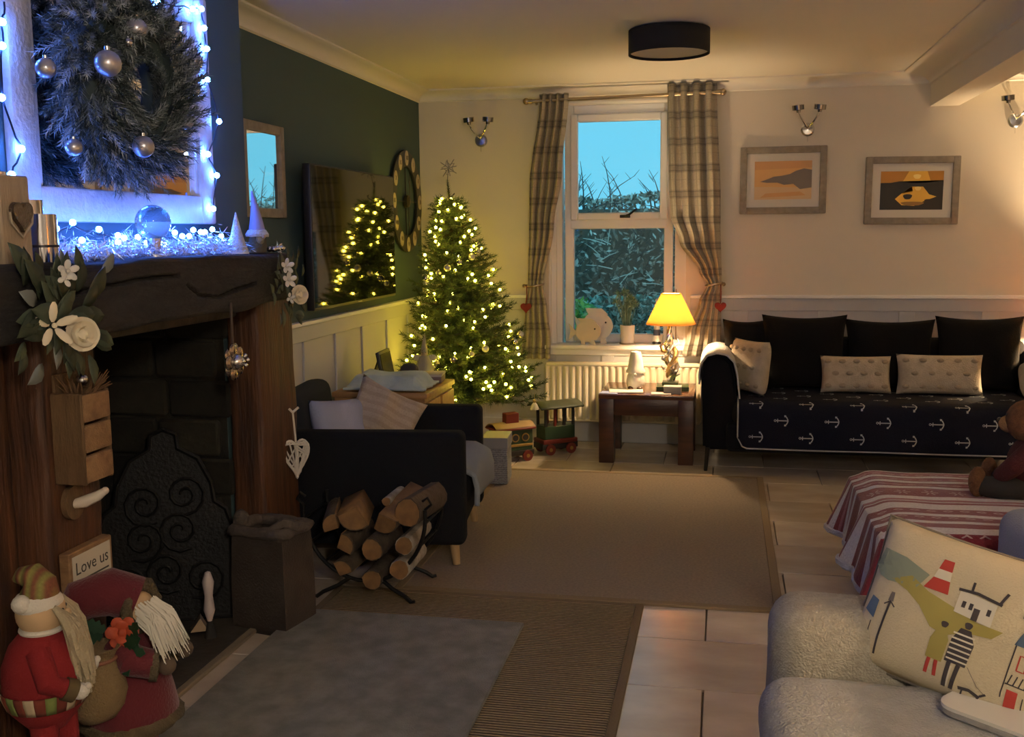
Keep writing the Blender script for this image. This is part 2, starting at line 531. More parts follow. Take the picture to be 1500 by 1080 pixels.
panelling('trim_7', (XL, D, 0), (1, 0, 0), (0, -1, 0), WX0 - 0.03 - XL, [(0.35, 0.44)])
# lower panelling under the window
mb = MB(); mb.bb((WX0 - 0.03, D - 0.008, 0), (WX1 + 0.03, D, WZ0 - 0.02))
r7 = struct(mb.build('trim_8', panelw, smooth=False))
MB().bb((WX0 - 0.03, D - 0.024, 0), (WX1 + 0.03, D - 0.008, 0.15), 0.003, 1).build('skirting', panelw, r7)
MB().bb((WX0 - 0.03, D - 0.020, 0.15), (WX0 + 0.05, D - 0.008, 0.588), 0.002, 1).build('stile', panelw, r7)
MB().bb((-0.79, D - 0.020, 0.15), (-0.71, D - 0.008, 0.588), 0.002, 1).build('stile', panelw, r7)

# ------------------------------------------------------------------ window
w = bpy.data.objects.new('window_1', None); col.objects.link(w); struct(w)
FY = D + 0.13
mb = MB()   # reveal lining, white
mb.bb((WX0, D - 0.001, WZ0), (WX0 + 0.012, D + 0.2, WZ1)); mb.bb((WX1 - 0.012, D - 0.001, WZ0), (WX1, D + 0.2, WZ1)); mb.bb((WX0, D - 0.001, WZ1 - 0.012), (WX1, D + 0.2, WZ1))
# moulded lining steps
for s_, x in ((1, WX0 + 0.012), (-1, WX1 - 0.012)):
    mb.bb((min(x, x + s_ * 0.03), D + 0.05, WZ0), (max(x, x + s_ * 0.03), D + 0.2, WZ1 - 0.012))
    mb.bb((min(x, x + s_ * 0.065), D + 0.09, WZ0), (max(x, x + s_ * 0.065), D + 0.2, WZ1 - 0.012))
mb.build('reveal', white, w, smooth=False)
x0, x1 = WX0 + 0.09, WX1 - 0.09
def rect_frame(mb, x0, x1, z0, z1, y0, y1, t, bev=0.006):
    mb.bb((x0, y0, z0), (x0 + t, y1, z1), bev, 1); mb.bb((x1 - t, y0, z0), (x1, y1, z1), bev, 1)
    mb.bb((x0 + t * 0.98, y0, z1 - t), (x1 - t * 0.98, y1, z1), bev, 1); mb.bb((x0 + t * 0.98, y0, z0), (x1 - t * 0.98, y1, z0 + t), bev, 1)
mb = MB(); rect_frame(mb, x0, x1, WZ0 + 0.005, WZ1 - 0.010, FY, FY + 0.06, 0.062)
mb.build('window_frame', upvc, w)
MB().bb((x0 + 0.04, FY - 0.004, 1.432), (x1 - 0.04, FY + 0.06, 1.495), 0.006, 1).build('transom', upvc, w)
mb = MB(); rect_frame(mb, x0 + 0.04, x1 - 0.04, 1.490, WZ1 - 0.072, FY - 0.014, FY + 0.04, 0.050, 0.008)
sash = mb.build('sash', upvc, w)
mb = MB(); mb.box((0, 0, 0), (0.07, 0.014, 0.02), 0.004); mb.tube([(0, -0.01, 0), (0.03, -0.03, 0.012), (0.085, -0.035, 0.05)], [0.008, 0.008, 0.006], 8)
hd = mb.build('window_handle', mat('dark_handle', (0.05, 0.05, 0.05), 0.3, 0.7), sash); hd.location = (-0.65, FY - 0.02, 1.513)
gl = glass_mat('window_glass', (0.97, 0.99, 1.0), 0.02)
MB().bb((x0 + 0.085, FY + 0.02, 1.535), (x1 - 0.085, FY + 0.026, WZ1 - 0.118)).build('pane', gl, w, smooth=False)
MB().bb((x0 + 0.04, FY + 0.03, WZ0 + 0.045), (x1 - 0.04, FY + 0.036, 1.436)).build('pane', gl, w, smooth=False)
mb = MB(); mb.bb((WX0 - 0.05, D - 0.065, WZ0 - 0.022), (WX1 + 0.05, D + 0.135, WZ0 + 0.006), 0.008, 2); mb.bb((WX0 - 0.03, D - 0.02, WZ0 - 0.065), (WX1 + 0.03, D - 0.001, WZ0 - 0.02), 0.003, 1)
mb.build('window_sill', white, w)

# ------------------------------------------------------------------ outside: ground, hedge, shrub
grass = mat('garden_grass', (0.06, 0.10, 0.03), 0.95, var=(0.03, 0.05, 0.02), vs=3)
struct(MB().bb((-9, D + 0.26, -0.45), (7, 30, -0.30)).build('ground_garden', grass, smooth=False))
hleaf = [mat('hedge_leaf_dark', (0.20, 0.17, 0.13), 0.6), mat('hedge_leaf_grey', (0.55, 0.46, 0.38), 0.5), mat('hedge_leaf_pale', (0.95, 0.85, 0.74), 0.5), mat('hedge_twig', (0.10, 0.085, 0.08), 0.8)]
R2 = random.Random(3)
def leaves(mb, fn, n, smin, smax, weights=(6, 4, 1)):
    vs, fs, mi = [], [], []
    for k in range(n):
        p = fn()
        d = Vector((R2.gauss(0, 1), R2.gauss(0, 1), R2.gauss(0, 1))).normalized()
        e = d.orthogonal().normalized(); s = R2.uniform(smin, smax)
        b = len(vs)
        vs += [p - d * s, p + e * s * 0.42, p + d * s, p - e * s * 0.42]
        fs.append((b, b + 1, b + 2, b + 3)); mi.append(R2.choices((0, 1, 2), weights)[0])
    t = bmesh.new(); v = [t.verts.new(q) for q in vs]
    for f, m_ in zip(fs, mi):
        fc = t.faces.new([v[i] for i in f]); 
    me = bpy.data.meshes.new('t'); t.to_mesh(me); t.free()
    me.polygons.foreach_set('material_index', mi)
    mb.bm.from_mesh(me); bpy.data.meshes.remove(me)
hy = 9.3
def hp():
    x = R2.uniform(-4.2, 1.2); y = hy + abs(R2.gauss(0, 0.16))
    top = 1.74 + 0.10 * noise.noise(Vector((x * 2.3, 0, 0)))
    z = top - abs(R2.gauss(0, 1)) * 0.04 if R2.random() < 0.16 else R2.uniform(-0.25, top)
    return Vector((x, y + R2.uniform(0, 0.6) * (z > top - 0.15), z))
mb = MB(); leaves(mb, hp, 15000, 0.018, 0.05, (6, 4, 1.6))
mb.mi = 3
for k in range(420):
    x, z = R2.uniform(-3.6, 0.9), R2.uniform(0.2, 1.7)
    p = Vector((x, hy - R2.uniform(0.0, 0.08), z)); d = Vector((R2.gauss(0, 1), R2.gauss(0, .25), R2.gauss(0.3, 0.8))).normalized() * R2.uniform(0.08, 0.25)
    mb.mi = 2 if R2.random() < 0.35 else 3
    mb.tube([p, p + d * 0.5 + Vector((0, -0.01, 0.01)), p + d], [0.005, 0.004, 0.002], 4)
mb.mi = 3
for k in range(75):
    x = R2.uniform(-3.4, 0.9); z0 = 1.62
    hgt = R2.uniform(0.12, 0.50); lean = R2.gauss(0, 0.12)
    p = [Vector((x + lean * t * t, hy + 0.25 + 0.1 * t, z0 + hgt * t)) for t in (0, .35, .7, 1)]
    mb.tube(p, [0.008, 0.006, 0.004, 0.002], 4)
    for j in range(3):
        q = p[1].lerp(p[3], R2.random()); s_ = R2.choice((-1, 1))
        mb.tube([q, q + Vector((s_ * 0.05, 0, 0.06))], [0.003, 0.0015], 3)
o = stuff(mb.build('hedge', hleaf, smooth=False)); props(o, 'dense wintry hedge with bare twigs seen beyond the window', 'hedge')
cr = MB().bb((-4.3, hy + 0.25, -0.4), (1.3, hy + 0.9, 1.62)).build('hedge_core', hleaf[0], o, smooth=False); stuff(cr)
sg = [mat('shrub_green', (0.10, 0.30, 0.05), 0.5), mat('shrub_light', (0.28, 0.60, 0.10), 0.5), mat('shrub_pale', (0.40, 0.62, 0.30), 0.5)]
cs = at(852, 470, 'y', 7.95)
mb = MB()
leaves(mb, lambda: cs + Vector((R2.gauss(-0.08, 0.07), R2.gauss(0, 0.08), -abs(R2.gauss(0, .35)) + 0.16)), 900, 0.02, 0.045, (4, 4, 2))
mb.mi = 0; mb.tube([(cs.x - 0.06, cs.y, -0.32), (cs.x - 0.08, cs.y, cs.z)], 0.012, 6)
o = stuff(mb.build('garden_shrub', sg, smooth=False)); props(o, 'bright green leafy shrub in the garden before the hedge', 'shrub')
cs2 = at(915, 455, 'y', 8.75)
mb = MB()
leaves(mb, lambda: cs2 + Vector((R2.gauss(0.02, 0.20), R2.gauss(0, 0.08), -abs(R2.gauss(0, .30)) + 0.12)), 1400, 0.02, 0.04, (2, 3, 3))
mb.mi = 0; mb.tube([(cs2.x, cs2.y, -0.32), (cs2.x, cs2.y, cs2.z)], 0.012, 6)
o = stuff(mb.build('garden_shrub', [mat('shrub_teal', (0.05, 0.12, 0.09), .5), mat('shrub_teal2', (0.14, 0.27, 0.22), .5), mat('shrub_teal3', (0.35, 0.50, 0.44), .5)], smooth=False))
props(o, 'blue green spreading shrub outside behind the potted plant', 'shrub')
# ------------------------------------------------------------------ lamps
shade_cream = shade_mat('lampshade_cloth', (0.84, 0.54, 0.21), 0.50)
def lit_bulb(parent, loc, watts, colr, r=0.03):
    m = mat('lit_bulb_%d' % round(watts * 10), (1, .85, .6), 0.4, emit=colr, es=watts / (pi * 4 * pi * r * r))
    mb = MB(); mb.sph(loc, r, n=16); return mb.build('bulb', m, parent)
WARM = (1.0, 0.70, 0.38)
def twisted_lamp(loc, label, watts):
    t = thing('table_lamp', label, 'lamp', loc)
    # tangled driftwood-like base of silver and gold strands
    for k, m in enumerate((silver, gold, silver)):
        mb = MB(); pts = []
        for i in range(30):
            s = i / 29; a = s * 2 * pi * 1.3 + k * 2.1
            rr = 0.034 * sin(pi * min(1, s * 1.15)) * (1 - 0.35 * s) + 0.004
            pts.append((rr * cos(a) + 0.010 * sin(6 * s), rr * sin(a), 0.02 + s * 0.36))
        mb.tube(pts, [0.019 * (1 - 0.45 * i / 29) for i in range(30)], 8)
        mb.jitter(0.006, 40, k); mb.build('twisted_strand', m, t)
    mb = MB()
    for k in range(9):
        a = k * 2.4; z = 0.05 + k * 0.024
        mb.tube([(0.02 * cos(a), 0.02 * sin(a), z), (0.055 * cos(a), 0.055 * sin(a), z + 0.02), (0.06 * cos(a + .5), 0.06 * sin(a + .5), z + 0.045)], [0.009, 0.007, 0.003], 6)
    mb.build('curl', silver, t)
    mb = MB(); mb.tube([(-0.01, 0, 0.20), (-0.05, -0.01, 0.215), (-0.06, -0.01, 0.245), (-0.045, -0.01, 0.262)], [0.012, 0.012, 0.010, 0.006], 8); mb.build('side_curl', gold, t)
    mb = MB(); mb.box((0, 0, 0.011), (0.10, 0.10, 0.022), 0.004); mb.build('base_plate', mat('green_stone', (0.10, 0.14, 0.05), 0.3), t)
    mb = MB(); mb.cyl((0, 0, 0.37), (0, 0, 0.47), 0.007, n=10); mb.cyl((0, 0, 0.40), (0, 0, 0.44), 0.016, n=12); mb.build('lamp_holder', gold, t)
    lit_bulb(t, (0, 0, 0.475), watts, WARM)
    # shade: open truncated cone with thickness, rims and spider
    mb = MB(); mb.grid(lambda u, v: (lerp(0.152, 0.060, v) * cos(2 * pi * u), lerp(0.152, 0.060, v) * sin(2 * pi * u), lerp(0.385, 0.572, v)), 40, 6, True)
    sh = mb.build('lamp_shade', shade_cream, t); solidify(sh, 0.002)
    for r, z in ((0.152, 0.385), (0.060, 0.572)):
        mb = MB(); mb.tube([(r * cos(2 * pi * k / 36), r * sin(2 * pi * k / 36), z) for k in range(36)], 0.003, 6, True)
        mb.build('shade_rim', shade_cream, sh)
    mb = MB()
    for k in range(3):
        a = 2 * pi * k / 3; mb.cyl((0, 0, 0.535), (0.060 * cos(a), 0.060 * sin(a), 0.568), 0.0015, n=5)
    mb.cyl((0, 0, 0.46), (0, 0, 0.537), 0.003, n=6); mb.build('shade_carrier', gold, sh)
    return t
TZ = 0.427
twisted_lamp((-0.315, 6.47, TZ + 0.028), 'twisted gold and silver table lamp with glowing tapered shade below the window', LAMP_W)

# end-table lamp, and added fill lamps, outside the frame that light the room
def end_table(loc, label):
    t = thing('end_table', label, 'table', loc)
    MB().box((0, 0, 0.435), (0.34, 0.40, 0.03), 0.005).build('tabletop', darkwood, t)
    for sx in (-1, 1):
        for sy in (-1, 1): MB().box((sx * 0.14, sy * 0.17, 0.21), (0.04, 0.04, 0.42), 0.003).build('leg', darkwood, t)
    return t
end_table((2.10, 6.58, 0), 'small dark end table at the far arm of the navy sofa')
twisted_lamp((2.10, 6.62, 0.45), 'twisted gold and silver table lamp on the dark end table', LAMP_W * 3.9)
t = thing('fill_floor_lamp', 'added brass standing lamp with cream drum shade, unseen fill light beside the cream sofa', 'lamp', (1.85, 1.55, 0))  # unseen lamp, added to brighten the foreground from the right
mb = MB(); mb.lathe([(0.0, 0), (0.15, 0), (0.15, 0.015), (0.03, 0.03), (0.012, 0.06), (0.012, 1.25), (0.0, 1.25)], 28); mb.build('stand', gold, t)
mb = MB(); mb.grid(lambda u, v: (lerp(0.22, 0.17, v) * cos(2 * pi * u), lerp(0.22, 0.17, v) * sin(2 * pi * u), 1.22 + 0.26 * v), 40, 4, True); solidify(mb.build('lamp_shade', shade_cream, t), 0.002)
lit_bulb(t, (0, 0, 1.33), FLOOR_FILL_W, (1.0, 0.75, 0.48), 0.04)
t = thing('fill_globe', 'added white glass ceiling globe, unseen fill light in the rear half of the room', 'lamp', (0.9, -0.9, H))  # invented fixture, put in as general fill from behind the camera
MB().lathe([(0, 0), (0.06, 0), (0.06, -0.02), (0.01, -0.03), (0.01, -0.06), (0, -0.06)], 24).build('ceiling_rose', white, t)
mb = MB(); mb.sph((0, 0, -0.17), 0.11, n=24); mb.build('globe', mat('fill_globe_lit', (1, .9, .75), 0.5, emit=(1.0, 0.87, 0.72), es=GLOBE_FILL_W / (pi * 4 * pi * 0.11 ** 2)), t)

# flush drum light, unlit, on the ceiling
lc = at(980, 62, 'z', H - 0.06)
t = thing('ceiling_light', 'black drum ceiling light with pale diffuser near the window', 'ceiling light', (lc.x, lc.y, H))
mb = MB(); R_ = 0.192
mb.grid(lambda u, v: (R_ * cos(2 * pi * u), R_ * sin(2 * pi * u), -0.004 - 0.112 * v), 48, 2, True)
solidify(mb.build('drum_shade', mat('black_fabric_shade', (0.008, 0.008, 0.009), 0.9), t), 0.006, -1)
mb = MB(); mb.lathe([(0, -0.096), (R_ - 0.008, -0.096), (R_ - 0.008, -0.104), (0, -0.104)], 40); mb.build('diffuser', mat('drum_diffuser', (0.42, 0.42, 0.42), 0.6), t)
mb = MB(); mb.lathe([(0, 0), (0.06, 0), (0.06, -0.02), (0, -0.02)], 24); mb.build('ceiling_plate', white, t)

# ------------------------------------------------------------------ wall sconces
def sconce(px, py, label, discm, first=None):
    c = at(px, py, 'y', D)
    t = thing('wall_light', label, 'wall light', (c.x, D, c.z), group=None)
    mb = MB(); mb.M = Matrix.Rotation(pi / 2, 4, 'X'); mb.lathe([(0, 0), (0.042, 0), (0.042, 0.01), (0.032, 0.020), (0, 0.024)], 28); mb.M = Matrix.Identity(4); mb.build('wall_plate', discm, t)
    for s in (-1, 1):
        mb = MB(); mb.tube([(0, -0.02, 0.01), (s * 0.02, -0.05, 0.03), (s * 0.045, -0.075, 0.065), (s * 0.062, -0.08, 0.10)], 0.006, 8)
        a = mb.build('arm', chrome, t)
        mb = MB(); mb.lathe([(0, -0.010), (0.012, -0.012), (0.014, 0.0), (0.036, 0.004), (0.037, 0.034), (0.033, 0.034), (0.031, 0.010), (0, 0.008)], 24)
        h = mb.build('lamp_cup', mat('dark_chrome', (0.30, 0.28, 0.26), 0.12, 1.0), a); h.location = (s * 0.064, -0.08, 0.11); h.rotation_euler = (0.1, s * 0.10, 0)
    MB().cyl((0, -0.012, -0.035), (0, -0.012, -0.075), 0.0012, n=5).build('pull_cord', chrome, t)
    return t
steel = mat('brushed_plate', (0.35, 0.37, 0.42), 0.28, 1.0)
sconce(705, 206, 'twin chrome wall light above the Christmas tree', steel)
sconce(1183, 190, 'twin chrome wall light above the pale orange seascape picture', chrome)
sconce(1487, 177, 'twin chrome wall light beyond the ceiling beam', steel)

# ------------------------------------------------------------------ pictures
frame_m = mat('limed_wood_frame', (0.30, 0.26, 0.21), 0.6, var=(0.22, 0.19, 0.155), vs=30, stretch=(1, 1, 1), bump=0.2, bs=70)
mount_m = mat('picture_mount', (0.66, 0.63, 0.57), 0.8)
def picture(c0, c1, label, art, tilt=0.0):
    a, b = at(*c0, 'y', D), at(*c1, 'y', D)
    W, Hh = b.x - a.x, a.z - b.z
    t = thing('framed_picture', label, 'picture', ((a.x + b.x) / 2, D - 0.002, (a.z + b.z) / 2)); t.rotation_euler = (0, tilt, 0)
    f = 0.042
    mb = MB()
    for s in (-1, 1):
        mb.bb((s * W / 2 - (f if s > 0 else 0), -0.03, -Hh / 2), (s * W / 2 + (f if s < 0 else 0), 0, Hh / 2), 0.006, 2)
        mb.bb((-W / 2 + f * 0.9, -0.028, s * Hh / 2 - (f if s > 0 else 0)), (W / 2 - f * 0.9, 0, s * Hh / 2 + (f if s < 0 else 0)), 0.006, 2)
    mb.build('frame', frame_m, t)
    iw, ih = W - 2 * f + 0.01, Hh - 2 * f + 0.01
    MB().bb((-iw / 2, -0.010, -ih / 2), (iw / 2, -0.004, ih / 2)).build('mount', mount_m, t, smooth=False)
    pw, ph = iw * 0.77, ih * 0.69
    mb = MB()
    for k, (mi, poly) in enumerate(art):
        mb.mi = mi
        M = Matrix.Translation((0, -0.0105 - 0.0004 * k, 0)) @ Matrix.Rotation(pi / 2, 4, 'X')
        mb.prism([((x - .5) * pw, (y - .5) * ph) for x, y in poly], 0.0003, M)
    mb.build('print', ART, t, smooth=False)
    return t
ART = [mat('print_peach', (0.62, 0.33, 0.12), .5), mat('print_orange', (0.70, 0.40, 0.14), .5), mat('print_slate', (0.17, 0.14, 0.12), .5), mat('print_pale', (0.66, 0.46, 0.24), .5),
       mat('print_black', (0.018, 0.012, 0.006), .5), mat('print_amber', (0.50, 0.22, 0.02), .5), mat('print_gold', (0.85, 0.50, 0.06), .5), mat('print_sun', (1.0, 0.78, 0.25), .5), mat('print_bronze', (0.30, 0.16, 0.03), .5)]
full = [(0, 0), (1, 0), (1, 1), (0, 1)]
picture((1085, 216.5), (1209, 312.5), 'limed wood framed picture of a grey headland under peach sky', [
    (1, full), (0, [(0, .78), (1, .82), (1, 1), (0, 1)]), (3, [(0, 0), (1, 0), (1, .30), (0, .34)]), (0, [(.1, .05), (.9, .1), (.8, .2), (.2, .16)]),
    (2, [(.10, .47), (.22, .44), (.40, .44), (.52, .38), (.68, .40), (.80, .26), (1, .30), (1, .76), (.86, .80), (.72, .74), (.62, .66), (.48, .62), (.34, .60), (.24, .54)])])
def blob(cx, cy, rx, ry, n=14, s=0.0):
    return [(min(1, max(0, cx + rx * (1 + .15 * sin(3 * a + s)) * cos(a))), min(1, max(0, cy + ry * (1 + .15 * cos(2 * a + s)) * sin(a)))) for a in [2 * pi * k / n for k in range(n)]]
picture((1268, 231), (1402, 328), 'limed wood framed picture of a golden sunset over dark rocky water', [
    (4, full), (5, [(0, .70), (1, .72), (1, 1), (0, 1)]), (6, [(.35, .72), (.80, .72), (.74, 1), (.45, 1)]), (7, blob(.58, .86, .06, .07)), (4, [(0, .66), (.3, .74), (.5, .70), (.75, .70), (1, .76), (1, .62), (0, .60)]),
    (6, [(.50, .60), (.68, .60), (.78, .40), (.90, .34), (.70, .22), (.55, .10), (.35, .12), (.24, .28), (.34, .42), (.52, .48)]), (4, blob(.44, .34, .07, .08)), (8, blob(.52, .16, .18, .06)), (4, blob(.82, .22, .12, .06, s=1)), (7, blob(.60, .55, .05, .06))], tilt=0.01)

# ------------------------------------------------------------------ curtains, pole, tiebacks
plaid = band_mat('tartan_curtain', (0.50, 0.44, 0.34), [(0.05, 0.45, (0.30, 0.27, 0.22), .55), (0.20, 0.24, (0.62, 0.58, 0.48), .6), (0.68, 0.71, (0.20, 0.18, 0.15), .5)],
                 [(0.0, 0.34, (0.27, 0.24, 0.20), .60), (0.05, 0.09, (0.14, 0.13, 0.12), .55), (0.25, 0.29, (0.14, 0.13, 0.12), .55), (0.60, 0.63, (0.36, 0.32, 0.26), .6)], nu=3.0, nv=10.5, trans=0.25)
lining = mat('curtain_lining', (0.62, 0.56, 0.45), 0.9)
CY = D - 0.085
def curtain(label, left, right, ztop, zbot, folds, ph, amp):
    t = thing('curtain', label, 'curtain', ((left[0][1] + right[0][1]) / 2, CY, zbot))
    mb = MB()
    def fn(u, v):
        z = lerp(ztop, zbot, v)
        a, b = keys(left, z * -1), keys(right, z * -1)
        am = keys(amp, -z)
        x = lerp(a, b, u)
        y = CY + am * sin(2 * pi * folds * u + ph) + 0.004 * sin(17 * u + 6 * v) - 0.012 * exp(-((z - 1.06) / .05) ** 2) * sin(pi * u)
        return (x + 0.4 * am * cos(4 * pi * folds * u + 3 * v) * .3, y, z)
    mb.grid(fn, 90, 70)
    o = mb.build('drape', plaid, t, shift=t.location); solidify(o, 0.004)
    return t
K = lambda *p: [(-z, x) for z, x in p]
curtain('cream and grey tartan curtain tied back between tree and window', K((2.30, -1.195), (1.70, -1.265), (1.06, -1.275), (0.90, -1.30), (0.55, -1.325)),
        K((2.30, -1.005), (1.80, -1.050), (1.45, -1.105), (1.06, -1.175), (0.90, -1.150), (0.70, -1.125), (0.55, -1.13)), 2.305, 0.57, 4, 0.4, K((2.3, .028), (1.5, .026), (1.06, .014), (.8, .022), (.55, .028)))
curtain('cream and grey tartan curtain tied back beside the navy sofa', K((2.33, -0.370), (1.75, -0.355), (1.52, -0.340), (1.35, -0.28), (1.15, -0.15), (1.07, -0.10), (0.95, -0.15), (0.75, -0.22), (0.60, -0.25)),
        K((2.33, -0.062), (1.5, -0.025), (1.07, -0.010), (0.6, -0.005)), 2.335, 0.60, 4, 2.2, K((2.3, .034), (1.5, .032), (1.07, .016), (.8, .024), (.6, .03)))
t = thing('curtain_pole', 'brushed brass curtain pole with ball finials over the window', 'curtain pole', (-0.65, CY, 2.25))
polem = mat('antique_brass', (0.38, 0.30, 0.20), 0.3, 1.0)
MB().cyl((-0.60, 0, 0.012), (0.62, 0, 0.026), 0.011, n=14).build('pole', polem, t)
for s, z in ((-1, 0.012), (1, 0.026)):
    mb = MB(); mb.sph((s * 0.63, 0, z), 0.022); mb.cyl((s * 0.59, 0, z), (s * 0.615, 0, z), 0.016, n=12); mb.build('finial', polem, t)
    MB().tube([(s * 0.575, 0, z), (s * 0.575, 0.05, z), (s * 0.575, 0.085, z - 0.01)], 0.008, 8).build('bracket', polem, t)
def tieback(x0, x1, z, label, hlabel, hx):
    t = thing('curtain_tieback', label, 'tieback', ((x0 + x1) / 2, CY, z))
    w_ = (x1 - x0) / 2
    MB().tube([(w_ * 1.06 * cos(a), 0.045 * sin(a) - 0.002, 0.01 * cos(a)) for a in [2 * pi * k / 28 for k in range(28)]], 0.007, 8, True).build('band', polem, t)
    mb = MB(); mb.cyl((hx, 0.0, 0.0), (hx, 0.08, 0.0), 0.006, n=8); mb.sph((hx, -0.01, 0), 0.013); mb.build('hook', polem, t)
    red = mat('red_felt', (0.17, 0.012, 0.010), 0.8)
    h = thing('heart_ornament', hlabel, 'ornament', ((x0 + x1) / 2 + hx * 0.7, CY - 0.075, z - 0.17))
    pts = []
    for k in range(32):
        a = 2 * pi * k / 32
        pts.append((0.0023 * 16 * sin(a) ** 3, 0.0023 * (13 * cos(a) - 5 * cos(2 * a) - 2 * cos(3 * a) - cos(4 * a)) + 0.03))
    mb = MB(); mb.prism(pts, 0.018, Matrix.Translation((0, 0.009, 0.0)) @ Matrix.Rotation(pi / 2, 4, 'X')); mb.build('heart', red, h)
    MB().tube([(0, 0, 0.05), (0.002, 0.02, 0.11), (0, 0.03, 0.17)], 0.003, 6).build('cord', red, h)
tieback(-1.275, -1.175, 1.06, 'brass tieback holding the curtain beside the tree', 'red felt heart hanging from the tieback beside the tree', -0.075)
tieback(-0.105, -0.008, 1.07, 'brass tieback holding the curtain beside the sofa', 'red felt heart hanging from the tieback beside the sofa', 0.06)

# ------------------------------------------------------------------ radiator
t = thing('radiator', 'cream ribbed panel radiator under the window sill', 'radiator', (-0.645, D - 0.06, 0.15))
radm = mat('radiator_enamel', (0.70, 0.64, 0.50), 0.4)
RW, RH = 1.02, 0.40
mb = MB()
def rf(u, v):
    x = (u - .5) * RW; z = 0.01 + v * (RH - 0.03)
    k = abs((u * 23) % 1 - .5) * 2
    e = min(1, min(v, 1 - v) / .08); e2 = min(1, min(u, 1 - u) / .02)
    return (x, -0.038 + 0.016 * (1 - min(1, max(0, (k - .25) / .4))) * e * e2, z)
mb.grid(rf, 23 * 8, 24); o = mb.build('ribbed_panel', radm, t, ang=60); solidify(o, 0.003, 1)
MB().bb((-RW / 2, -0.046, RH - 0.022), (RW / 2, 0.02, RH), 0.005).build('top_grille', radm, t)
for s in (-1, 1): MB().bb((s * RW / 2 - 0.006, -0.044, 0.01), (s * RW / 2 + 0.006, 0.02, RH - 0.015), 0.003, 1).build('side_panel', radm, t)
MB().bb((-RW / 2, -0.042, 0), (RW / 2, -0.026, 0.014), 0.003, 1).build('bottom_edge', radm, t)
for s in (-1, 1): mb = MB(); mb.tube([(s * 0.46, -0.02, 0.02), (s * 0.46, -0.02, -0.04), (s * 0.46, -0.02, -0.149)], 0.008, 8); mb.build('pipe', radm, t)

# ------------------------------------------------------------------ side table and what stands on it
tx, ty = (-0.735 - 0.160) / 2, 6.47
t = thing('side_table', 'chunky dark wooden side table in front of the radiator', 'table', (tx, ty, 0))
tw, td = 0.575, 0.53
MB().box((0, 0, TZ - 0.014), (tw, td, 0.028), 0.004).build('tabletop', mat('table_top_wood', (0.13, 0.055, 0.028), 0.22, var=(0.07, 0.028, 0.015), vs=4, stretch=(1, 8, 8)), t)
for sx in (-1, 1):
    for sy in (-1, 1): MB().box((sx * (tw / 2 - 0.047), sy * (td / 2 - 0.047), (TZ - 0.028) / 2), (0.092, 0.092, TZ - 0.028), 0.004).build('leg', darkwood, t)
for sy in (-1, 1): MB().box((0, sy * (td / 2 - 0.02), TZ - 0.028 - 0.05), (tw - 0.18, 0.03, 0.10), 0.002).build('apron', darkwood, t)
for sx in (-1, 1): MB().box((sx * (tw / 2 - 0.02), 0, TZ - 0.028 - 0.05), (0.03, td - 0.18, 0.10), 0.002).build('apron', darkwood, t)
def slab(name, c, d, m, label, cat, rz=0.0, bev=0.002):
    return single(MB().box((0, 0, d[2] / 2), d, bev), name, m, label, cat, c, rot=(0, 0, rz))
bk = thing('book', 'dark green hardback book under the lamp base', 'book', (-0.300, 6.45, TZ), 0.05)
MB().box((0, 0, 0.0265), (0.20, 0.15, 0.003), 0.001).build('cover', mat('green_cover', (0.03, 0.06, 0.015), .4), bk)
MB().box((0, 0, 0.0015), (0.20, 0.15, 0.003), 0.001).build('cover', MATS['green_cover'], bk)
MB().box((0, -0.071, 0.014), (0.20, 0.006, 0.026), 0.002).build('spine', MATS['green_cover'], bk)
MB().box((0.0, 0.004, 0.014), (0.194, 0.142, 0.022)).build('pages', mat('paper', (0.72, 0.70, 0.64), .9), bk)
bx = thing('trinket_box', 'small pale grey box in front of the lamp', 'box', (-0.292, 6.30, TZ), 0.0)
MB().box((0, 0, 0.018), (0.105, 0.07, 0.036), 0.003).build('body', mat('grey_card', (0.30, 0.28, 0.25), .6), bx)
MB().box((0, 0, 0.041), (0.110, 0.075, 0.012), 0.003).build('lid', mat('grey_card_lid', (0.42, 0.40, 0.36), .6), bx)
slab('magazine', (-0.58, 6.34, TZ), (0.21, 0.15, 0.008), MATS['paper'], 'white magazine lying in the middle of the side table', 'magazine', 0.12)
slab('envelope', (-0.675, 6.27, TZ), (0.11, 0.10, 0.004), mat('blue_paper', (0.30, 0.36, 0.62), .7), 'pale blue envelope at the corner of the side table', 'envelope', -0.1, 0.001)
slab('notepad', (-0.36, 6.265, TZ), (0.12, 0.08, 0.006), mat('pink_paper', (0.62, 0.52, 0.48), .8), 'pinkish notepad lying beside the small grey box', 'notepad', 0.06)
g = thing('gnome_figure', 'white ceramic gnome with tall blunt hat on the side table', 'figurine', (-0.53, 6.45, TZ))
cer = mat('white_ceramic', (0.74, 0.70, 0.62), 0.35, bump=0.15, bs=60)
MB().lathe([(0, 0.0), (0.040, 0.0), (0.056, 0.02), (0.060, 0.05), (0.054, 0.085), (0.042, 0.11), (0, 0.115)], 24).build('body', cer, g)
MB().lathe([(0, 0.105), (0.060, 0.105), (0.061, 0.118), (0.050, 0.135), (0.043, 0.18), (0.037, 0.215), (0.030, 0.236), (0, 0.243)], 24).build('hat', cer, g)
MB().sph((0, -0.055, 0.098), 0.013).build('nose', cer, g)
mb = MB(); mb.sph((0, -0.035, 0.06), 0.036, (1, .8, 1.25)); mb.build('beard', cer, g)
for s in (-1, 1): MB().sph((s * 0.028, -0.04, 0.012), 0.019, (1, 1.3, .7)).build('boot', mat('brown_glaze', (0.10, 0.05, 0.03), .4), g)

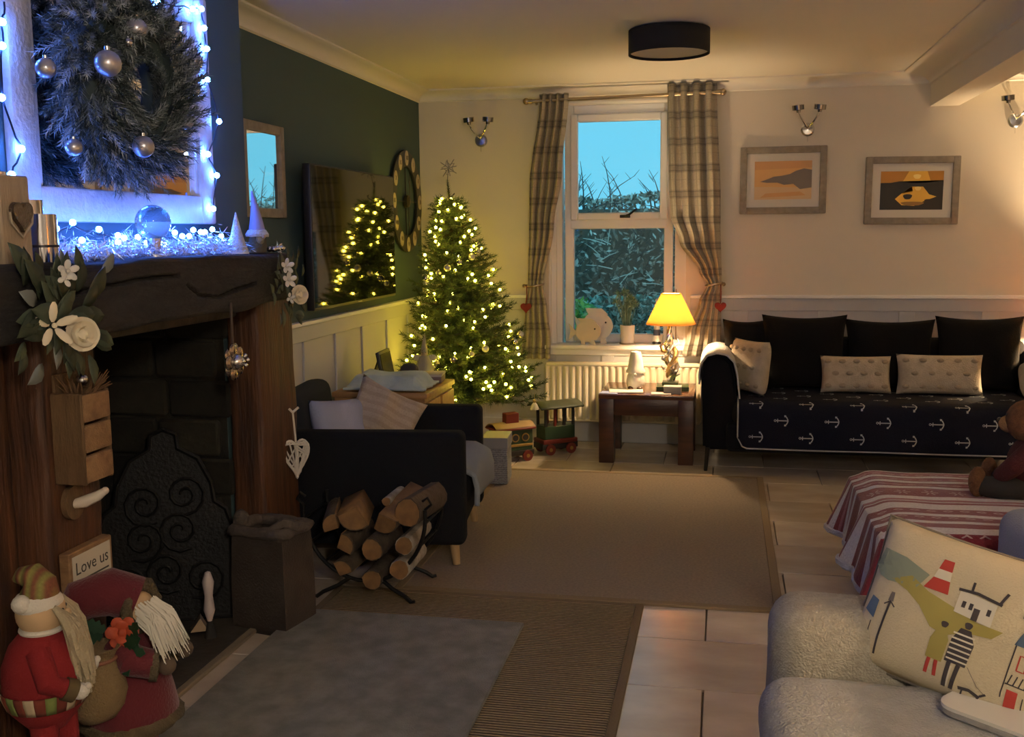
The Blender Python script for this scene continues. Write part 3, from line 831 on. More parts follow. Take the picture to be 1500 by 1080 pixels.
# ------------------------------------------------------------------ on the sill
SZ = WZ0 + 0.006
def fish(px, py_bot, wpx, hpx, y, label, m, belly):
    c = at(px, py_bot, 'y', y); W = wpx / F_PX * 7.0; Hh = hpx / F_PX * 7.0
    t = thing('fish_ornament', label, 'ornament', (c.x, y, SZ))
    pts = []
    for k in range(40):
        a = 2 * pi * k / 40
        x = cos(a); z = sin(a) * (0.92 if x > 0 else 0.92) * (1 - 0.10 * x)
        pts.append((W * 0.38 * x + W * 0.10, Hh * 0.44 * z + Hh * 0.5))
    mb = MB(); mb.prism(pts, 0.018, Matrix.Translation((0, 0.009, 0)) @ Matrix.Rotation(pi / 2, 4, 'X')); mb.build('body', m, t)
    tl = [(-W * .24, Hh * .46), (-W * .50, Hh * .80), (-W * .44, Hh * .50), (-W * .50, Hh * .14)]
    mb = MB(); mb.prism(tl, 0.012, Matrix.Translation((0, 0.006, 0)) @ Matrix.Rotation(pi / 2, 4, 'X')); mb.build('tail', m, t)
    fn_ = [(-W * .12, Hh * .80), (-W * .22, Hh * 1.0), (W * .2, Hh * .99), (W * .36, Hh * .82)]
    mb = MB(); mb.prism(fn_, 0.010, Matrix.Translation((0, 0.005, 0)) @ Matrix.Rotation(pi / 2, 4, 'X')); mb.build('dorsal_fin', m, t)
    for xx in (-0.08, 0.22):
        mb = MB(); mb.prism([(W * (xx - .06), 0.0), (W * (xx + .10), 0.0), (W * (xx + .06), Hh * .18), (W * (xx - .02), Hh * .18)], 0.022, Matrix.Translation((0, 0.011, 0)) @ Matrix.Rotation(pi / 2, 4, 'X')); mb.build('foot_fin', belly, t)
    MB().sph((W * .30, -0.010, Hh * .60), 0.006, n=10).build('eye', black, t)
    return t
fish(870, 497, 58, 52, D + 0.055, 'large white wooden fish ornament standing against the window', mat('white_wood', (0.66, 0.66, 0.66), .6, bump=.2, bs=40), mat('white_wood2', (0.58, 0.57, 0.55), .6))
fish(857, 498, 48, 38, D - 0.005, 'smaller cream fish ornament in front of the large white fish', mat('cream_wood', (0.60, 0.54, 0.42), .6, bump=.2, bs=40), MATS['white_wood2'])
pc = at(919, 497, 'y', D + 0.05)
t = thing('potted_plant', 'bushy succulent in a white ceramic pot on the sill', 'plant', (pc.x, D + 0.05, SZ))
MB().lathe([(0, 0), (0.042, 0), (0.044, 0.004), (0.050, 0.128), (0.046, 0.128), (0.044, 0.115), (0, 0.115)], 28).build('pot', mat('pot_glaze', (0.72, 0.70, 0.68), .35), t)
MB().lathe([(0, 0), (0.052, 0), (0.056, 0.010), (0, 0.010)], 24).build('saucer', mat('pot_saucer', (0.25, 0.20, 0.16), .5), t)
MB().lathe([(0, 0.112), (0.045, 0.112), (0.03, 0.122), (0, 0.125)], 20).build('soil', mat('soil', (0.02, 0.015, 0.01), .9), t)
lf = mat('succulent_leaf', (0.10, 0.20, 0.14), .5, var=(0.24, 0.36, 0.27), vs=30)
RP = random.Random(5)
for k in range(13):
    a = k * 2.4; rr = 0.012 + 0.006 * k; hgt = 0.10 + 0.16 * RP.random()
    top = Vector((rr * cos(a), rr * sin(a) * .6, 0.125 + hgt * 0.9))
    mb = MB(); mb.tube([(0.3 * top.x, 0.3 * top.y, 0.12), top * .9 + Vector((0, 0, .01)), top], [0.004, 0.0035, 0.003], 6)
    for j in range(22):
        d = Vector((RP.gauss(0, 1), RP.gauss(0, 1), RP.gauss(.3, 1))).normalized()
        mb.tube([top, top + d * 0.018, top + d * 0.034], [0.003, 0.0035, 0.0008], 5)
    mb.build('stem', lf, t)
lc2 = at(962, 495, 'y', D + 0.06)
t = thing('lighthouse_ornament', 'slim striped lighthouse ornament on the sill behind the lamp', 'ornament', (lc2.x, D + 0.06, SZ))
hgt = 0.30
for k in range(6):
    MB().lathe([(0, 0.02 + k * .04), (0.026 - k * .0022, 0.02 + k * .04), (0.026 - (k + 1) * .0022, 0.06 + k * .04), (0, 0.06 + k * .04)], 20).build('tower_band', white if k % 2 == 0 else mat('navy_band', (0.03, 0.04, 0.09), .5), t)
MB().lathe([(0, .258), (.018, .258), (.018, .266), (.009, .268), (.009, .292), (.013, .294), (0, .31)], 16).build('lantern', white, t)
for s in (-1, 1): MB().sph((s * 0.018, -0.01, 0.010), 0.012, (1, 1.4, .8), 10).build('foot', black, t)
bc = at(992, 495, 'y', D + 0.05)
t = thing('sailboat_ornament', 'white model sailing boat on the sill behind the lampshade', 'ornament', (bc.x, D + 0.05, SZ))
MB().prism([(-.06, .035), (.07, .035), (.05, .0), (-.045, .0)], 0.03, Matrix.Translation((0, .015, 0)) @ Matrix.Rotation(pi / 2, 4, 'X')).build('hull', white, t)
MB().cyl((-.01, 0, .03), (-.01, 0, .37), .003, n=8).build('mast', oak, t)
MB().prism([(-.006, .06), (-.006, .36), (.07, .06)], 0.002, Matrix.Rotation(pi / 2, 4, 'X')).build('sail', mount_m, t)
MB().prism([(-.016, .06), (-.016, .33), (-.06, .06)], 0.002, Matrix.Rotation(pi / 2, 4, 'X')).build('sail', mount_m, t)
# ------------------------------------------------------------------ rugs
jute = wave_mat('flat_woven_jute', (0.245, 0.195, 0.15), (0.18, 0.143, 0.108), 60, 'Y', 0.95, 0.4, 0.6)
rib = wave_mat('ribbed_jute', (0.31, 0.225, 0.135), (0.10, 0.07, 0.04), 21, 'Y', 0.9, 1.0, 0.3)
bind = mat('rug_binding', (0.20, 0.145, 0.085), .9, bump=.4, bs=150)
bind2 = mat('runner_binding', (0.15, 0.105, 0.06), .9, bump=.4, bs=150)
greyrug = mat('grey_pile', (0.18, 0.178, 0.165), 1.0, var=(0.27, 0.265, 0.245), vs=14, bump=1.0, bs=240)
def rug(name, x0, x1, y0, y1, z, h, m, edge, label, ew=0.035, wav=0.0):
    t = thing(name, label, 'rug', ((x0 + x1) / 2, (y0 + y1) / 2, z))
    W, L = x1 - x0, y1 - y0
    MB().bb((-W / 2 + ew, -L / 2 + ew, 0), (W / 2 - ew, L / 2 - ew, h), 0.002, 1).build('weave', m, t)
    if edge:
        for s in (-1, 1):
            MB().bb((s * (W / 2 - ew / 2) - ew / 2, -L / 2, 0), (s * (W / 2 - ew / 2) + ew / 2, L / 2, h + 0.002), 0.002, 1).build('edge_binding', edge, t)
            MB().bb((-W / 2 + ew, s * (L / 2 - ew / 2) - ew / 2, 0), (W / 2 - ew, s * (L / 2 - ew / 2) + ew / 2, h + 0.002), 0.002, 1).build('edge_binding', edge, t)
    return t
rug('ribbed_rug', -1.50, -0.275, 1.2, 3.782, 0.0, 0.008, rib, bind2, 'ribbed brown jute rug lying on the stone floor before the fireplace', 0.03)
rug('jute_rug', -1.27, 0.240, 3.785, 5.93, 0.0, 0.010, jute, bind, 'large flat brown jute rug in front of the side table')
t = rug('grey_rug', -1.53, -0.680, 1.75, 3.475, 0.010, 0.016, greyrug, None, 'thick mottled grey rug lying over the ribbed rug', 0.0)

# ------------------------------------------------------------------ navy sofa on the back wall
navy = mat('navy_upholstery', (0.004, 0.0045, 0.007), .95, bump=.3, bs=200, spec=.2)
blackc = mat('black_cushion_velvet', (0.004, 0.004, 0.0045), .95, bump=.2, bs=120, spec=.2)
t = thing('navy_sofa', 'long dark navy sofa against the panelled back wall', 'sofa', (0.95, 6.43, 0))
ox, oy = 0.95, 6.43
MB().bb((0.03 - ox, 6.02 - oy, 0.13), (1.76 - ox, 6.80 - oy, 0.30), 0.03, 3).build('base', navy, t)
MB().bb((0.06 - ox, 6.00 - oy, 0.29), (0.90 - ox, 6.66 - oy, 0.425), 0.05, 4).build('seat_cushion', navy, t)
MB().bb((0.905 - ox, 6.00 - oy, 0.29), (1.73 - ox, 6.66 - oy, 0.425), 0.05, 4).build('seat_cushion', navy, t)
MB().bb((0.0 - ox, 6.64 - oy, 0.25), (1.80 - ox, 6.825 - oy, 0.74), 0.06, 4).build('backrest', navy, t)
def arm_profile():
    # outward rolled arm, section across X
    return [(-0.005, 0.13), (-0.010, 0.40), (-0.020, 0.56), (-0.012, 0.63), (0.02, 0.675), (0.07, 0.69), (0.12, 0.68), (0.155, 0.645), (0.172, 0.58), (0.182, 0.50), (0.19, 0.40), (0.19, 0.13)]
for s, xx in ((1, -0.098), (-1, 1.905)):
    mb = MB(); M = Matrix.Translation((xx - ox, 6.75 - oy, 0)) @ Matrix.Rotation(pi / 2, 4, 'X') @ Matrix.Diagonal((s, 1, 1, 1))
    mb.prism(arm_profile(), 0.67, M); bmesh.ops.bevel(mb.bm, geom=[e for e in mb.bm.edges if e.calc_face_angle(0) > 1.0], offset=0.018, segments=3, affect='EDGES')
    mb.build('armrest', navy, t)
for x_, y_ in ((-0.085, 6.09), (1.86, 6.09), (-0.085, 6.70), (1.86, 6.70)):
    MB().cyl((x_ - ox, y_ - oy, 0), (x_ - ox + 0.01, y_ - oy, 0.14), 0.010, 0.014, 10).build('leg', mat('dark_metal_leg', (0.02, 0.018, 0.016), .4, .5), t)
# white throw over the arm
throw_w = mat('white_fleece', (0.52, 0.52, 0.52), .95, bump=.5, bs=180)
ap = arm_profile()
sec = [(-0.024, 0.52), (-0.026, 0.58), (-0.018, 0.637), (0.016, 0.684), (0.07, 0.700), (0.124, 0.690), (0.163, 0.650), (0.182, 0.58), (0.191, 0.50), (0.198, 0.435)]
mb = MB()
def tf(u, v):
    k = u * (len(sec) - 1); i = min(int(k), len(sec) - 2); f = k - i
    x = lerp(sec[i][0], sec[i + 1][0], f); z = lerp(sec[i][1], sec[i + 1][1], f)
    return (x, 0.006 * sin(9 * u) + lerp(-0.012, 0.62, v), z + 0.002 * sin(30 * v))
mb.grid(tf, 30, 20)
o = mb.build('arm_throw', throw_w, None, ang=80); o.location = (-0.098, 6.08, 0); solidify(o, 0.010, 1)
props(o, 'white fleece throw folded over the navy sofa arm', 'throw')
# anchor throw over the seat
anch = mat('navy_anchor_cloth', (0.005, 0.007, 0.017), .9, bump=.3, bs=200, spec=.2)
aw = mat('anchor_print_white', (0.40, 0.42, 0.45), .8)
X0, X1 = 0.095, 1.70
path = [(6.60, 0.436), (6.30, 0.437), (6.06, 0.434), (6.005, 0.418), (5.983, 0.375), (5.978, 0.30), (5.980, 0.22), (5.985, 0.160)]
cum = [0.0]
for a, b in zip(path, path[1:]): cum.append(cum[-1] + sqrt((a[0] - b[0]) ** 2 + (a[1] - b[1]) ** 2))
LT = cum[-1]
def throw_pt(x, s, off=0.0):
    s = min(max(s, 0), LT)
    for i in range(len(path) - 1):
        if s <= cum[i + 1] + 1e-9:
            f = (s - cum[i]) / (cum[i + 1] - cum[i]); y = lerp(path[i][0], path[i + 1][0], f); z = lerp(path[i][1], path[i + 1][1], f)
            d = Vector((0, path[i + 1][0] - path[i][0], path[i + 1][1] - path[i][1])).normalized(); nrm = Vector((0, d.z, -d.y))
            break
    hang = max(0, 0.42 - z)
    if z < 0.42 and nrm.z < 0: nrm = -nrm
    w_ = 0.004 * sin(x * 9) * min(1, hang * 8)
    # rounded lower corner
    zz = z
    cdx = (x - X0)
    if cdx < 0.07 and z < 0.24: zz = max(z, 0.23 - sqrt(max(0, 0.07 ** 2 - (0.07 - cdx) ** 2)))
    n_ = Vector((0, -1, 0)) if z < 0.40 else (Vector((0, 0, 1)) if z > 0.43 else Vector((0, -.7, .7)))
    return Vector((x, y + w_, zz)) + n_ * off
mb = MB(); mb.grid(lambda u, v: throw_pt(lerp(X0, X1, u), v * LT), 80, 44)
tt = thing('anchor_throw', 'navy throw with white anchors spread over the sofa seat', 'throw', (0.95, 6.2, 0.43))
o = mb.build('cloth', anch, tt, shift=tt.location, ang=80); solidify(o, 0.004, 1)
mb = MB(); mb.tube([throw_pt(X0, LT * k / 40, .004) for k in range(20, 39)] + [throw_pt(lerp(X0, X1, k / 60), LT - 0.003, .004) for k in range(0, 61)], 0.0045, 6)
mb.build('piping', mat('grey_piping', (0.36, 0.36, 0.38), .8), tt, shift=tt.location)
def anchor_shape():
    L = [];  # strokes as polylines with width, shank along +x, flukes to the right
    L.append(([(-.95, 0), (1, 0)], .16)); L.append(([(-.62, -.30), (-.62, .30)], .13))
    L.append(([(.52, -.78), (.80, -.55), (.96, -.2), (1.0, 0), (.96, .2), (.80, .55), (.52, .78)], .16))
    L.append(([(.50, -.60), (.46, -.86), (.72, -.80)], .12)); L.append(([(.50, .60), (.46, .86), (.72, .80)], .12))
    L.append(([(-1.02 + .16 * cos(a), .16 * sin(a)) for a in [2 * pi * k / 8 for k in range(9)]], .09))
    return L
def strokes(mb, L, place, cx, cy, sc):
    for pts, w in L:
        vs, fs = [], []
        den = []
        for a, b in zip(pts, pts[1:]):
            n = 3
            for k in range(n): den.append((lerp(a[0], b[0], k / n), lerp(a[1], b[1], k / n)))
        den.append(pts[-1])
        for i, p in enumerate(den):
            a, b = den[max(0, i - 1)], den[min(len(den) - 1, i + 1)]
            dx, dy = b[0] - a[0], b[1] - a[1]; l = sqrt(dx * dx + dy * dy) or 1
            nx, ny = -dy / l * w / 2, dx / l * w / 2
            vs += [place(cx + (p[0] + nx) * sc, cy + (p[1] + ny) * sc), place(cx + (p[0] - nx) * sc, cy + (p[1] - ny) * sc)]
        for i in range(len(den) - 1): fs.append((2 * i, 2 * i + 1, 2 * i + 3, 2 * i + 2))
        mb.raw(vs, fs)
mb = MB(); AN = anchor_shape()
s0 = LT - 0.075
for r in range(8):
    s_ = s0 - r * 0.098
    if s_ < 0.06: break
    for c in range(8):
        x = 0.20 + c * 0.278 + (0.139 if r % 2 else 0)
        if x < X1 - 0.05: strokes(mb, AN, lambda a, b: throw_pt(a, b, 0.0055), x, s_, 0.035)
o = mb.build('anchor_print', aw, tt, shift=tt.location, smooth=False); stuff(o)

# loose cushions
def cushion(name, label, loc, w, h, th, m, rot, cat='cushion', group=None, wob=0.01, seed=0.0, bob=None, pinch=0.06, edge=None):
    mb = MB(); pillow(mb, w, h, th, 18, pinch, wob, seed)
    t = thing(name, label, cat, loc, group=group); t.rotation_euler = rot
    mb.M = Matrix.Identity(4)
    o = mb.build('cover', m, t, ang=75)
    for v in o.data.vertices: v.co.z += h / 2
    if bob:
        b = MB()
        for i in range(5):
            for j in range(3):
                u, v = -0.8 + i * .4 + (.2 if j % 2 else 0), -0.66 + j * .66
                if u > .9: continue
                p = pillow_pt(w, h, th, u, v, -1, pinch) + Vector((0, 0, h / 2))
                b.sph(p, 0.017, (1.25, .55, .8), 8)
        stuff(b.build('tuft', bob, t))
    return t
ribs = mat('black_cushion_cord', (0.010, 0.010, 0.011), .95, bump=.5, bs=90)
def bc(px0, px1, pyt, y, label, tilt, rz=0.0, seed=0):
    a, b = at(px0, pyt, 'y', y), at(px1, pyt, 'y', y)
    w, zt = b.x - a.x, a.z
    return cushion('back_cushion', label, ((a.x + b.x) / 2, y - 0.10, 0.435), w + 0.02, (zt - 0.432) / cos(tilt) + 0.015, 0.15, blackc, (-tilt, 0, rz), seed=seed, pinch=.10)
bc(1062, 1128, 470, 6.64, 'black back cushion tucked behind the navy sofa arm', .12, 0.1, 1)
bc(1118, 1238, 464, 6.58, 'large square black back cushion leaning behind the bare seat stretch', .14, 0, 2)
bc(1238, 1365, 470, 6.66, 'black back cushion behind the two cream bobbled cushions', .10, 0, 3)
bc(1370, 1495, 466, 6.62, 'wide black back cushion at the far end of the navy sofa', .12, 0, 4)
creamk = mat('cream_knit', (0.50, 0.43, 0.33), .95, var=(0.42, 0.36, 0.27), vs=25, bump=.6, bs=130)
tuft = mat('cream_tuft', (0.36, 0.30, 0.22), 1.0, bump=.5, bs=200)
def fc(px0, px1, py0, py1, y, label, tilt, rz, th=.11, seed=0, ry=0.0, wf=1.0):
    a, b = at(px0, py0, 'y', y), at(px1, py1, 'y', y)
    return cushion('tufted_cushion', label, ((a.x + b.x) / 2, y - 0.04, 0.442), (b.x - a.x) * wf, max(.2, a.z - 0.442) / cos(tilt) + .012, th, creamk, (-tilt, ry, rz), wob=.012, seed=seed, bob=tuft, pinch=.05)
fc(1066, 1122, 500, 583, 6.33, 'cream tufted cushion standing against the navy sofa arm', .10, -0.95, .12, 5, wf=1.45)
fc(1202, 1304, 524, 582, 6.40, 'smaller cream tufted cushion lying sideways in front of the square black cushion', .25, 0.02, seed=6)
fc(1313, 1437, 522, 585, 6.40, 'wider cream tufted cushion in front of the gap between black cushions', .25, -0.03, seed=7)
fc(1492, 1540, 530, 590, 6.36, 'cream tufted cushion at the far end of the navy sofa', .15, 0.95, seed=8, wf=1.3)

# ------------------------------------------------------------------ dark armchair by the fireplace
chm = mat('charcoal_upholstery', (0.009, 0.010, 0.013), .95, bump=.35, bs=220, spec=.2)
chm2 = mat('charcoal_back', (0.022, 0.025, 0.031), .95, bump=.35, bs=220, spec=.2)
t = thing('armchair', 'dark charcoal armchair with pale feet beside the fireplace', 'armchair', (-1.507, 4.40, 0), radians(7)); ARM = t
for s in (-1, 1):
    mb = MB(); mb.bb((-0.40, s * 0.335 - 0.055, 0.105), (0.42, s * 0.335 + 0.055, 0.590), 0.030, 4); mb.build('armrest', chm, t)
MB().bb((-0.40, -0.30, 0.105), (0.385, 0.30, 0.25), 0.015, 2).build('seat_base', chm, t)
MB().bb((-0.20, -0.278, 0.24), (0.425, 0.278, 0.39), 0.045, 4).build('seat_cushion', chm, t)
mb = MB(); mb.box((-0.345, 0, 0.46), (0.14, 0.57, 0.54), 0.055, 4, (0, -0.10, 0)); mb.build('backrest', chm2, t)
for sx, sy in ((1, 1), (1, -1), (-1, 1), (-1, -1)):
    l = MB().cyl((sx * 0.375, sy * 0.335, 0.0125 if sx > 0 else 0.0), (sx * 0.365, sy * 0.33, 0.115), 0.016, 0.022, 14).build('leg', mat('beech', (0.42, 0.28, 0.14), .5), t)
# pale blue seat cover lapping over the front
pb = mat('pale_blue_cover', (0.23, 0.26, 0.31), .9, bump=.6, bs=90, stretch=(1, 3, 1))
sp = [(-0.10, 0.398), (0.20, 0.402), (0.38, 0.400), (0.432, 0.375), (0.440, 0.33), (0.436, 0.255)]
mb = MB()
def cf(u, v):
    k = v * (len(sp) - 1); i = min(int(k), len(sp) - 2); f = k - i
    x = lerp(sp[i][0], sp[i + 1][0], f); z = lerp(sp[i][1], sp[i + 1][1], f)
    return (x + 0.012 * sin(7 * u + 2) * v + 0.02 * v * u, lerp(-0.27, 0.26, u), z + .006 * sin(13 * u + 5 * v))
mb.grid(cf, 40, 30); o = mb.build('seat_cover', pb, None, ang=80); solidify(o, 0.022, 1)
o.location = ARM.location; o.rotation_euler = ARM.rotation_euler; props(o, 'pale blue quilted cover on the charcoal armchair seat', 'cover')
pbl = mat('pale_blue_pillow', (0.34, 0.36, 0.46), .9, bump=.3, bs=120)
pst = band_mat('striped_beige_pillow', (0.42, 0.34, 0.25), [], [(0, .45, (0.33, 0.26, 0.185), .6)], 1, 8, bump=.5)
c1 = at(520, 610, 'y', 4.35)
cushion('small_cushion', 'pale blue cushion leaning inside the charcoal armchair', (c1.x - 0.02, 4.30, 0.42), 0.34, 0.27, .11, pbl, (-.35, 0.10, radians(68)), seed=9)
c1 = at(555, 600, 'y', 4.45)
cushion('small_cushion', 'crumpled beige striped cushion tilted in the charcoal armchair', (c1.x - 0.05, 4.42, 0.405), 0.34, 0.34, .13, pst, (-.35, 0.50, radians(25)), wob=.055, seed=10, pinch=.10)

# ------------------------------------------------------------------ oak cabinet beyond the armchair
cx0, cx1, cy0, cy1, cz = -1.985, -1.47, 5.00, 5.56, 0.60
t = thing('oak_cabinet', 'honey oak low cabinet between the armchair and the tree', 'cabinet', ((cx0 + cx1) / 2, (cy0 + cy1) / 2, 0))
W_, L_ = cx1 - cx0, cy1 - cy0
MB().bb((-W_ / 2 + .01, -L_ / 2 + .01, .03), (W_ / 2 - .015, L_ / 2 - .01, cz - .025), .003, 1).build('body', oak, t)
MB().bb((-W_ / 2, -L_ / 2, cz - .028), (W_ / 2, L_ / 2, cz), .005, 2).build('top', oak, t)
for s in (-1, 1):
    d = MB().bb((W_ / 2 - .016, s * L_ / 4 - L_ / 4 + .02, .06), (W_ / 2 - .001, s * L_ / 4 + L_ / 4 - .02, cz - .05), .003, 1).build('door', oak, t)
    MB().sph((W_ / 2 + .008, -s * -.04, .35), .012, n=12).build('knob', polem, d)
for sx, sy in ((1, 1), (1, -1), (-1, 1), (-1, -1)): MB().box((sx * (W_ / 2 - .04), sy * (L_ / 2 - .04), .016), (.05, .05, .032), .003).build('foot', oak, t)
p = at(574, 556, 'z', cz)
t = thing('digital_frame', 'black photo frame propped on the oak cabinet', 'photo frame', (-1.84, 5.45, cz), radians(4))
mb = MB(); mb.box((0, 0, .085), (.02, .24, .17), .004, 2, (0, -.18, 0)); mb.build('frame', black, t)
mb = MB(); mb.box((.0125, 0, .085), (.002, .215, .145), 0, 1, (0, -.18, 0)); mb.build('screen', mat('dark_gloss', (0.008, 0.010, 0.010), .25), t)
mb = MB(); mb.box((-.055, 0, .06), (.008, .06, .13), .002, 1, (0, .35, 0)); mb.build('prop', black, t)
p = at(608, 556, 'z', cz)
t = thing('smart_speaker', 'round charcoal fabric speaker on the oak cabinet', 'speaker', (-1.695, 5.43, cz))
MB().lathe([(0, 0), (.035, 0), (.048, .02), (.054, .05), (.048, .08), (.03, .098), (0, .102)], 24).build('fabric_body', mat('charcoal_mesh', (.045, .045, .055), .9, bump=.5, bs=300), t)
MB().lathe([(0, -.0), (.036, -.0), (.036, .006), (0, .006)], 20).build('base', black, t)
t = thing('keepsake_box', 'flat mauve grey box with pale lid near the cabinet edge', 'box', (-1.565, 5.42, cz), radians(8))
MB().box((0, 0, .025), (.13, .17, .04), .003).build('body', mat('mauve_card', (.17, .12, .12), .7), t)
MB().box((0, 0, .046), (.135, .175, .012), .003).build('lid', mat('pale_card', (.42, .37, .34), .7), t)
# pale mint blanket heaped on the cabinet
mint = mat('mint_blanket', (0.56, 0.64, 0.61), .95, var=(0.42, 0.53, 0.52), vs=10, bump=.5, bs=80)
mb = MB()
bx0, bx1, by0, by1 = -1.93, -1.50, 4.95, 5.27
def bf(u, v):
    x, y = lerp(bx0, bx1, u), lerp(by0, by1, v)
    e = min(1, min(u, 1 - u) / .16) * min(1, min(v, 1 - v) / .22)
    e = e * e * (3 - 2 * e)
    z = cz + .012 + .066 * e * (.9 + .3 * noise.noise(Vector((x * 5, y * 7, 3)))) + .004 * sin(26 * v + 4 * u) * e
    if y < 5.0: z = z - 0.0
    return (x + .02 * noise.noise(Vector((v * 5, 1, 0))), y + .02 * noise.noise(Vector((u * 6, 0, 2))), z)
mb.grid(bf, 60, 36); o = mb.build('blanket', mint, None, ang=80); solidify(o, .012, 0.5)
for v in o.data.vertices: v.co -= Vector(((bx0 + bx1) / 2, (by0 + by1) / 2, cz))
o.location = ((bx0 + bx1) / 2, (by0 + by1) / 2 + .07, cz); props(o, 'pale mint blanket heaped on the oak cabinet', 'blanket')
# patterned gift box on the floor
t = thing('gift_box', 'tall grey woven print gift box on the floor by the armchair', 'gift box', (-1.245, 5.62, 0.0125), radians(5))
gm = wave_mat('grey_print_paper', (.12, .125, .13), (.26, .27, .275), 26, 'Z', .6, .2, 6.0)
MB().bb((-.07, -.10, 0), (.07, .10, .235), .003, 1).build('body', gm, t)
MB().bb((-.075, -.105, .20), (.075, .105, .265), .003, 1).build('lid', mat('grey_lid_paper', (.22, .23, .235), .5), t)

# ------------------------------------------------------------------ footstool with the red fairisle blanket
greyup = mat('pale_grey_upholstery', (0.26, 0.27, 0.29), .95, bump=.5, bs=200)
fx0, fx1, fy0, fy1, fz = 0.545, 1.42, 3.47, 4.36, 0.40
t = thing('footstool', 'large square grey footstool under the red blanket', 'footstool', ((fx0 + fx1) / 2, (fy0 + fy1) / 2, 0))
MB().bb((-(fx1 - fx0) / 2, -(fy1 - fy0) / 2, .10), ((fx1 - fx0) / 2, (fy1 - fy0) / 2, .30), .03, 3).build('body', greyup, t)
MB().bb((-(fx1 - fx0) / 2 + .005, -(fy1 - fy0) / 2 + .005, .285), ((fx1 - fx0) / 2 - .005, (fy1 - fy0) / 2 - .005, fz), .05, 4).build('top_cushion', greyup, t)
for sx, sy in ((1, 1), (1, -1), (-1, 1), (-1, -1)): MB().cyl((sx * .38, sy * .39, 0), (sx * .38, sy * .39, .11), .018, .024, 12).build('leg', MATS['beech'], t)
red = (0.16, 0.010, 0.020); wt = (0.50, 0.47, 0.47); pk = (0.33, 0.13, 0.15)
fair = band_mat('fairisle_blanket', red, [], [], 1, 1, bump=.8, noise_amt=.35)
bl = []
# stripes across the blanket (v runs from the far edge to the near edge)
tab = [(0.0, .03, 'w'), (.085, .115, 'w'), (.165, .195, 'w'), (.25, .285, 'w'), (.40, .44, 'w'), (.465, .475, 'w'), (.50, .57, 'w'), (.63, .66, 'w'), (.72, .75, 'w'), (.80, .86, 'w'), (.93, .96, 'w')]
fair = band_mat('fairisle_blanket', red, [], [(a, b, wt, .95) for a, b, _ in tab] + [(.05, .065, pk, .7), (.135, .15, pk, .7), (.215, .23, pk, .7), (.445, .455, pk, .8)], 1, 1, bump=.8, noise_amt=.35)
BW0, BW1, BD0, BD1 = -0.22, 0.80, -0.02, 0.98   # blanket in footstool coordinates: metres from its far-left corner
def blanket_pt(a, b, off=0.0):
    """a: metres from the left edge (negative hangs), b: metres from the far edge towards the near edge"""
    x = fx0 + max(0, a); y = fy1 - max(0.0, b); z = fz + .010
    if b > fy1 - fy0:
        hb = b - (fy1 - fy0); y = fy0 - .012 - .015 * min(1, hb * 10) ; z -= hb
    if b < 0:
        y = fy1 + .012; z += b
    if a < 0:
        f = -a; r_ = .05
        fall = max(0, f - .02)
        flare = .05 * min(1, fall * 5) * (1 + .5 * sin(b * 13 + 1) + .35 * sin(b * 29))
        x = fx0 - .012 - flare * (1 if fall > 0 else 0); z = z - fall - .004
    z -= .02 * exp(-(a / .035) ** 2) if a >= 0 else .02
    z += .005 * noise.noise(Vector((a * 7, b * 7, 0)))
    z = max(z, .02)
    return Vector((x, y, z + off))
fixed = lambda u, v: blanket_pt(lerp(BW0 - .10 * max(0, v - .62) / .38 + .0 * v, BW1, u ** .9), lerp(BD0, BD1 + .05, v))
mb = MB(); mb.grid(fixed, 80, 90)
tt = thing('fairisle_blanket', 'red and white snowflake striped blanket draped over the footstool', 'blanket', (.95, 3.9, .41))
o = mb.build('cloth', fair, tt, shift=tt.location, ang=80); solidify(o, .014, 1)
mb = MB()
def snow(cx, cy, s):
    for k in range(6):
        a = k * pi / 3
        yield ([(0.25 * cos(a), 0.25 * sin(a)), (cos(a), sin(a))], .22)
for k in range(9):
    strokes(mb, list(snow(0, 0, 1)), lambda a, b: blanket_pt(a, b, .0165), .03 + k * .098, .355, .030)
for rowb in (.06, .14, .225, .61, .70, .90):
    for k in range(16):
        strokes(mb, [([(-1, 0), (0, .5), (1, 0), (0, -.5), (-1, 0)], .3)], lambda a, b: blanket_pt(a, b, .0165), .02 + k * .055, rowb, .016)
stuff(mb.build('snowflake_print', mat('blanket_print', (.42, .30, .30), .9), tt, shift=tt.location, smooth=False))
mb = MB(); mb.tube([fixed(0, k / 60) + Vector((-.004, 0, .006)) for k in range(61)], .016, 6); mb.jitter(.006, 60, 2)
mb.build('fleece_edge', mat('fleece_white', (.50, .48, .48), 1.0, bump=.9, bs=160), tt, shift=tt.location)

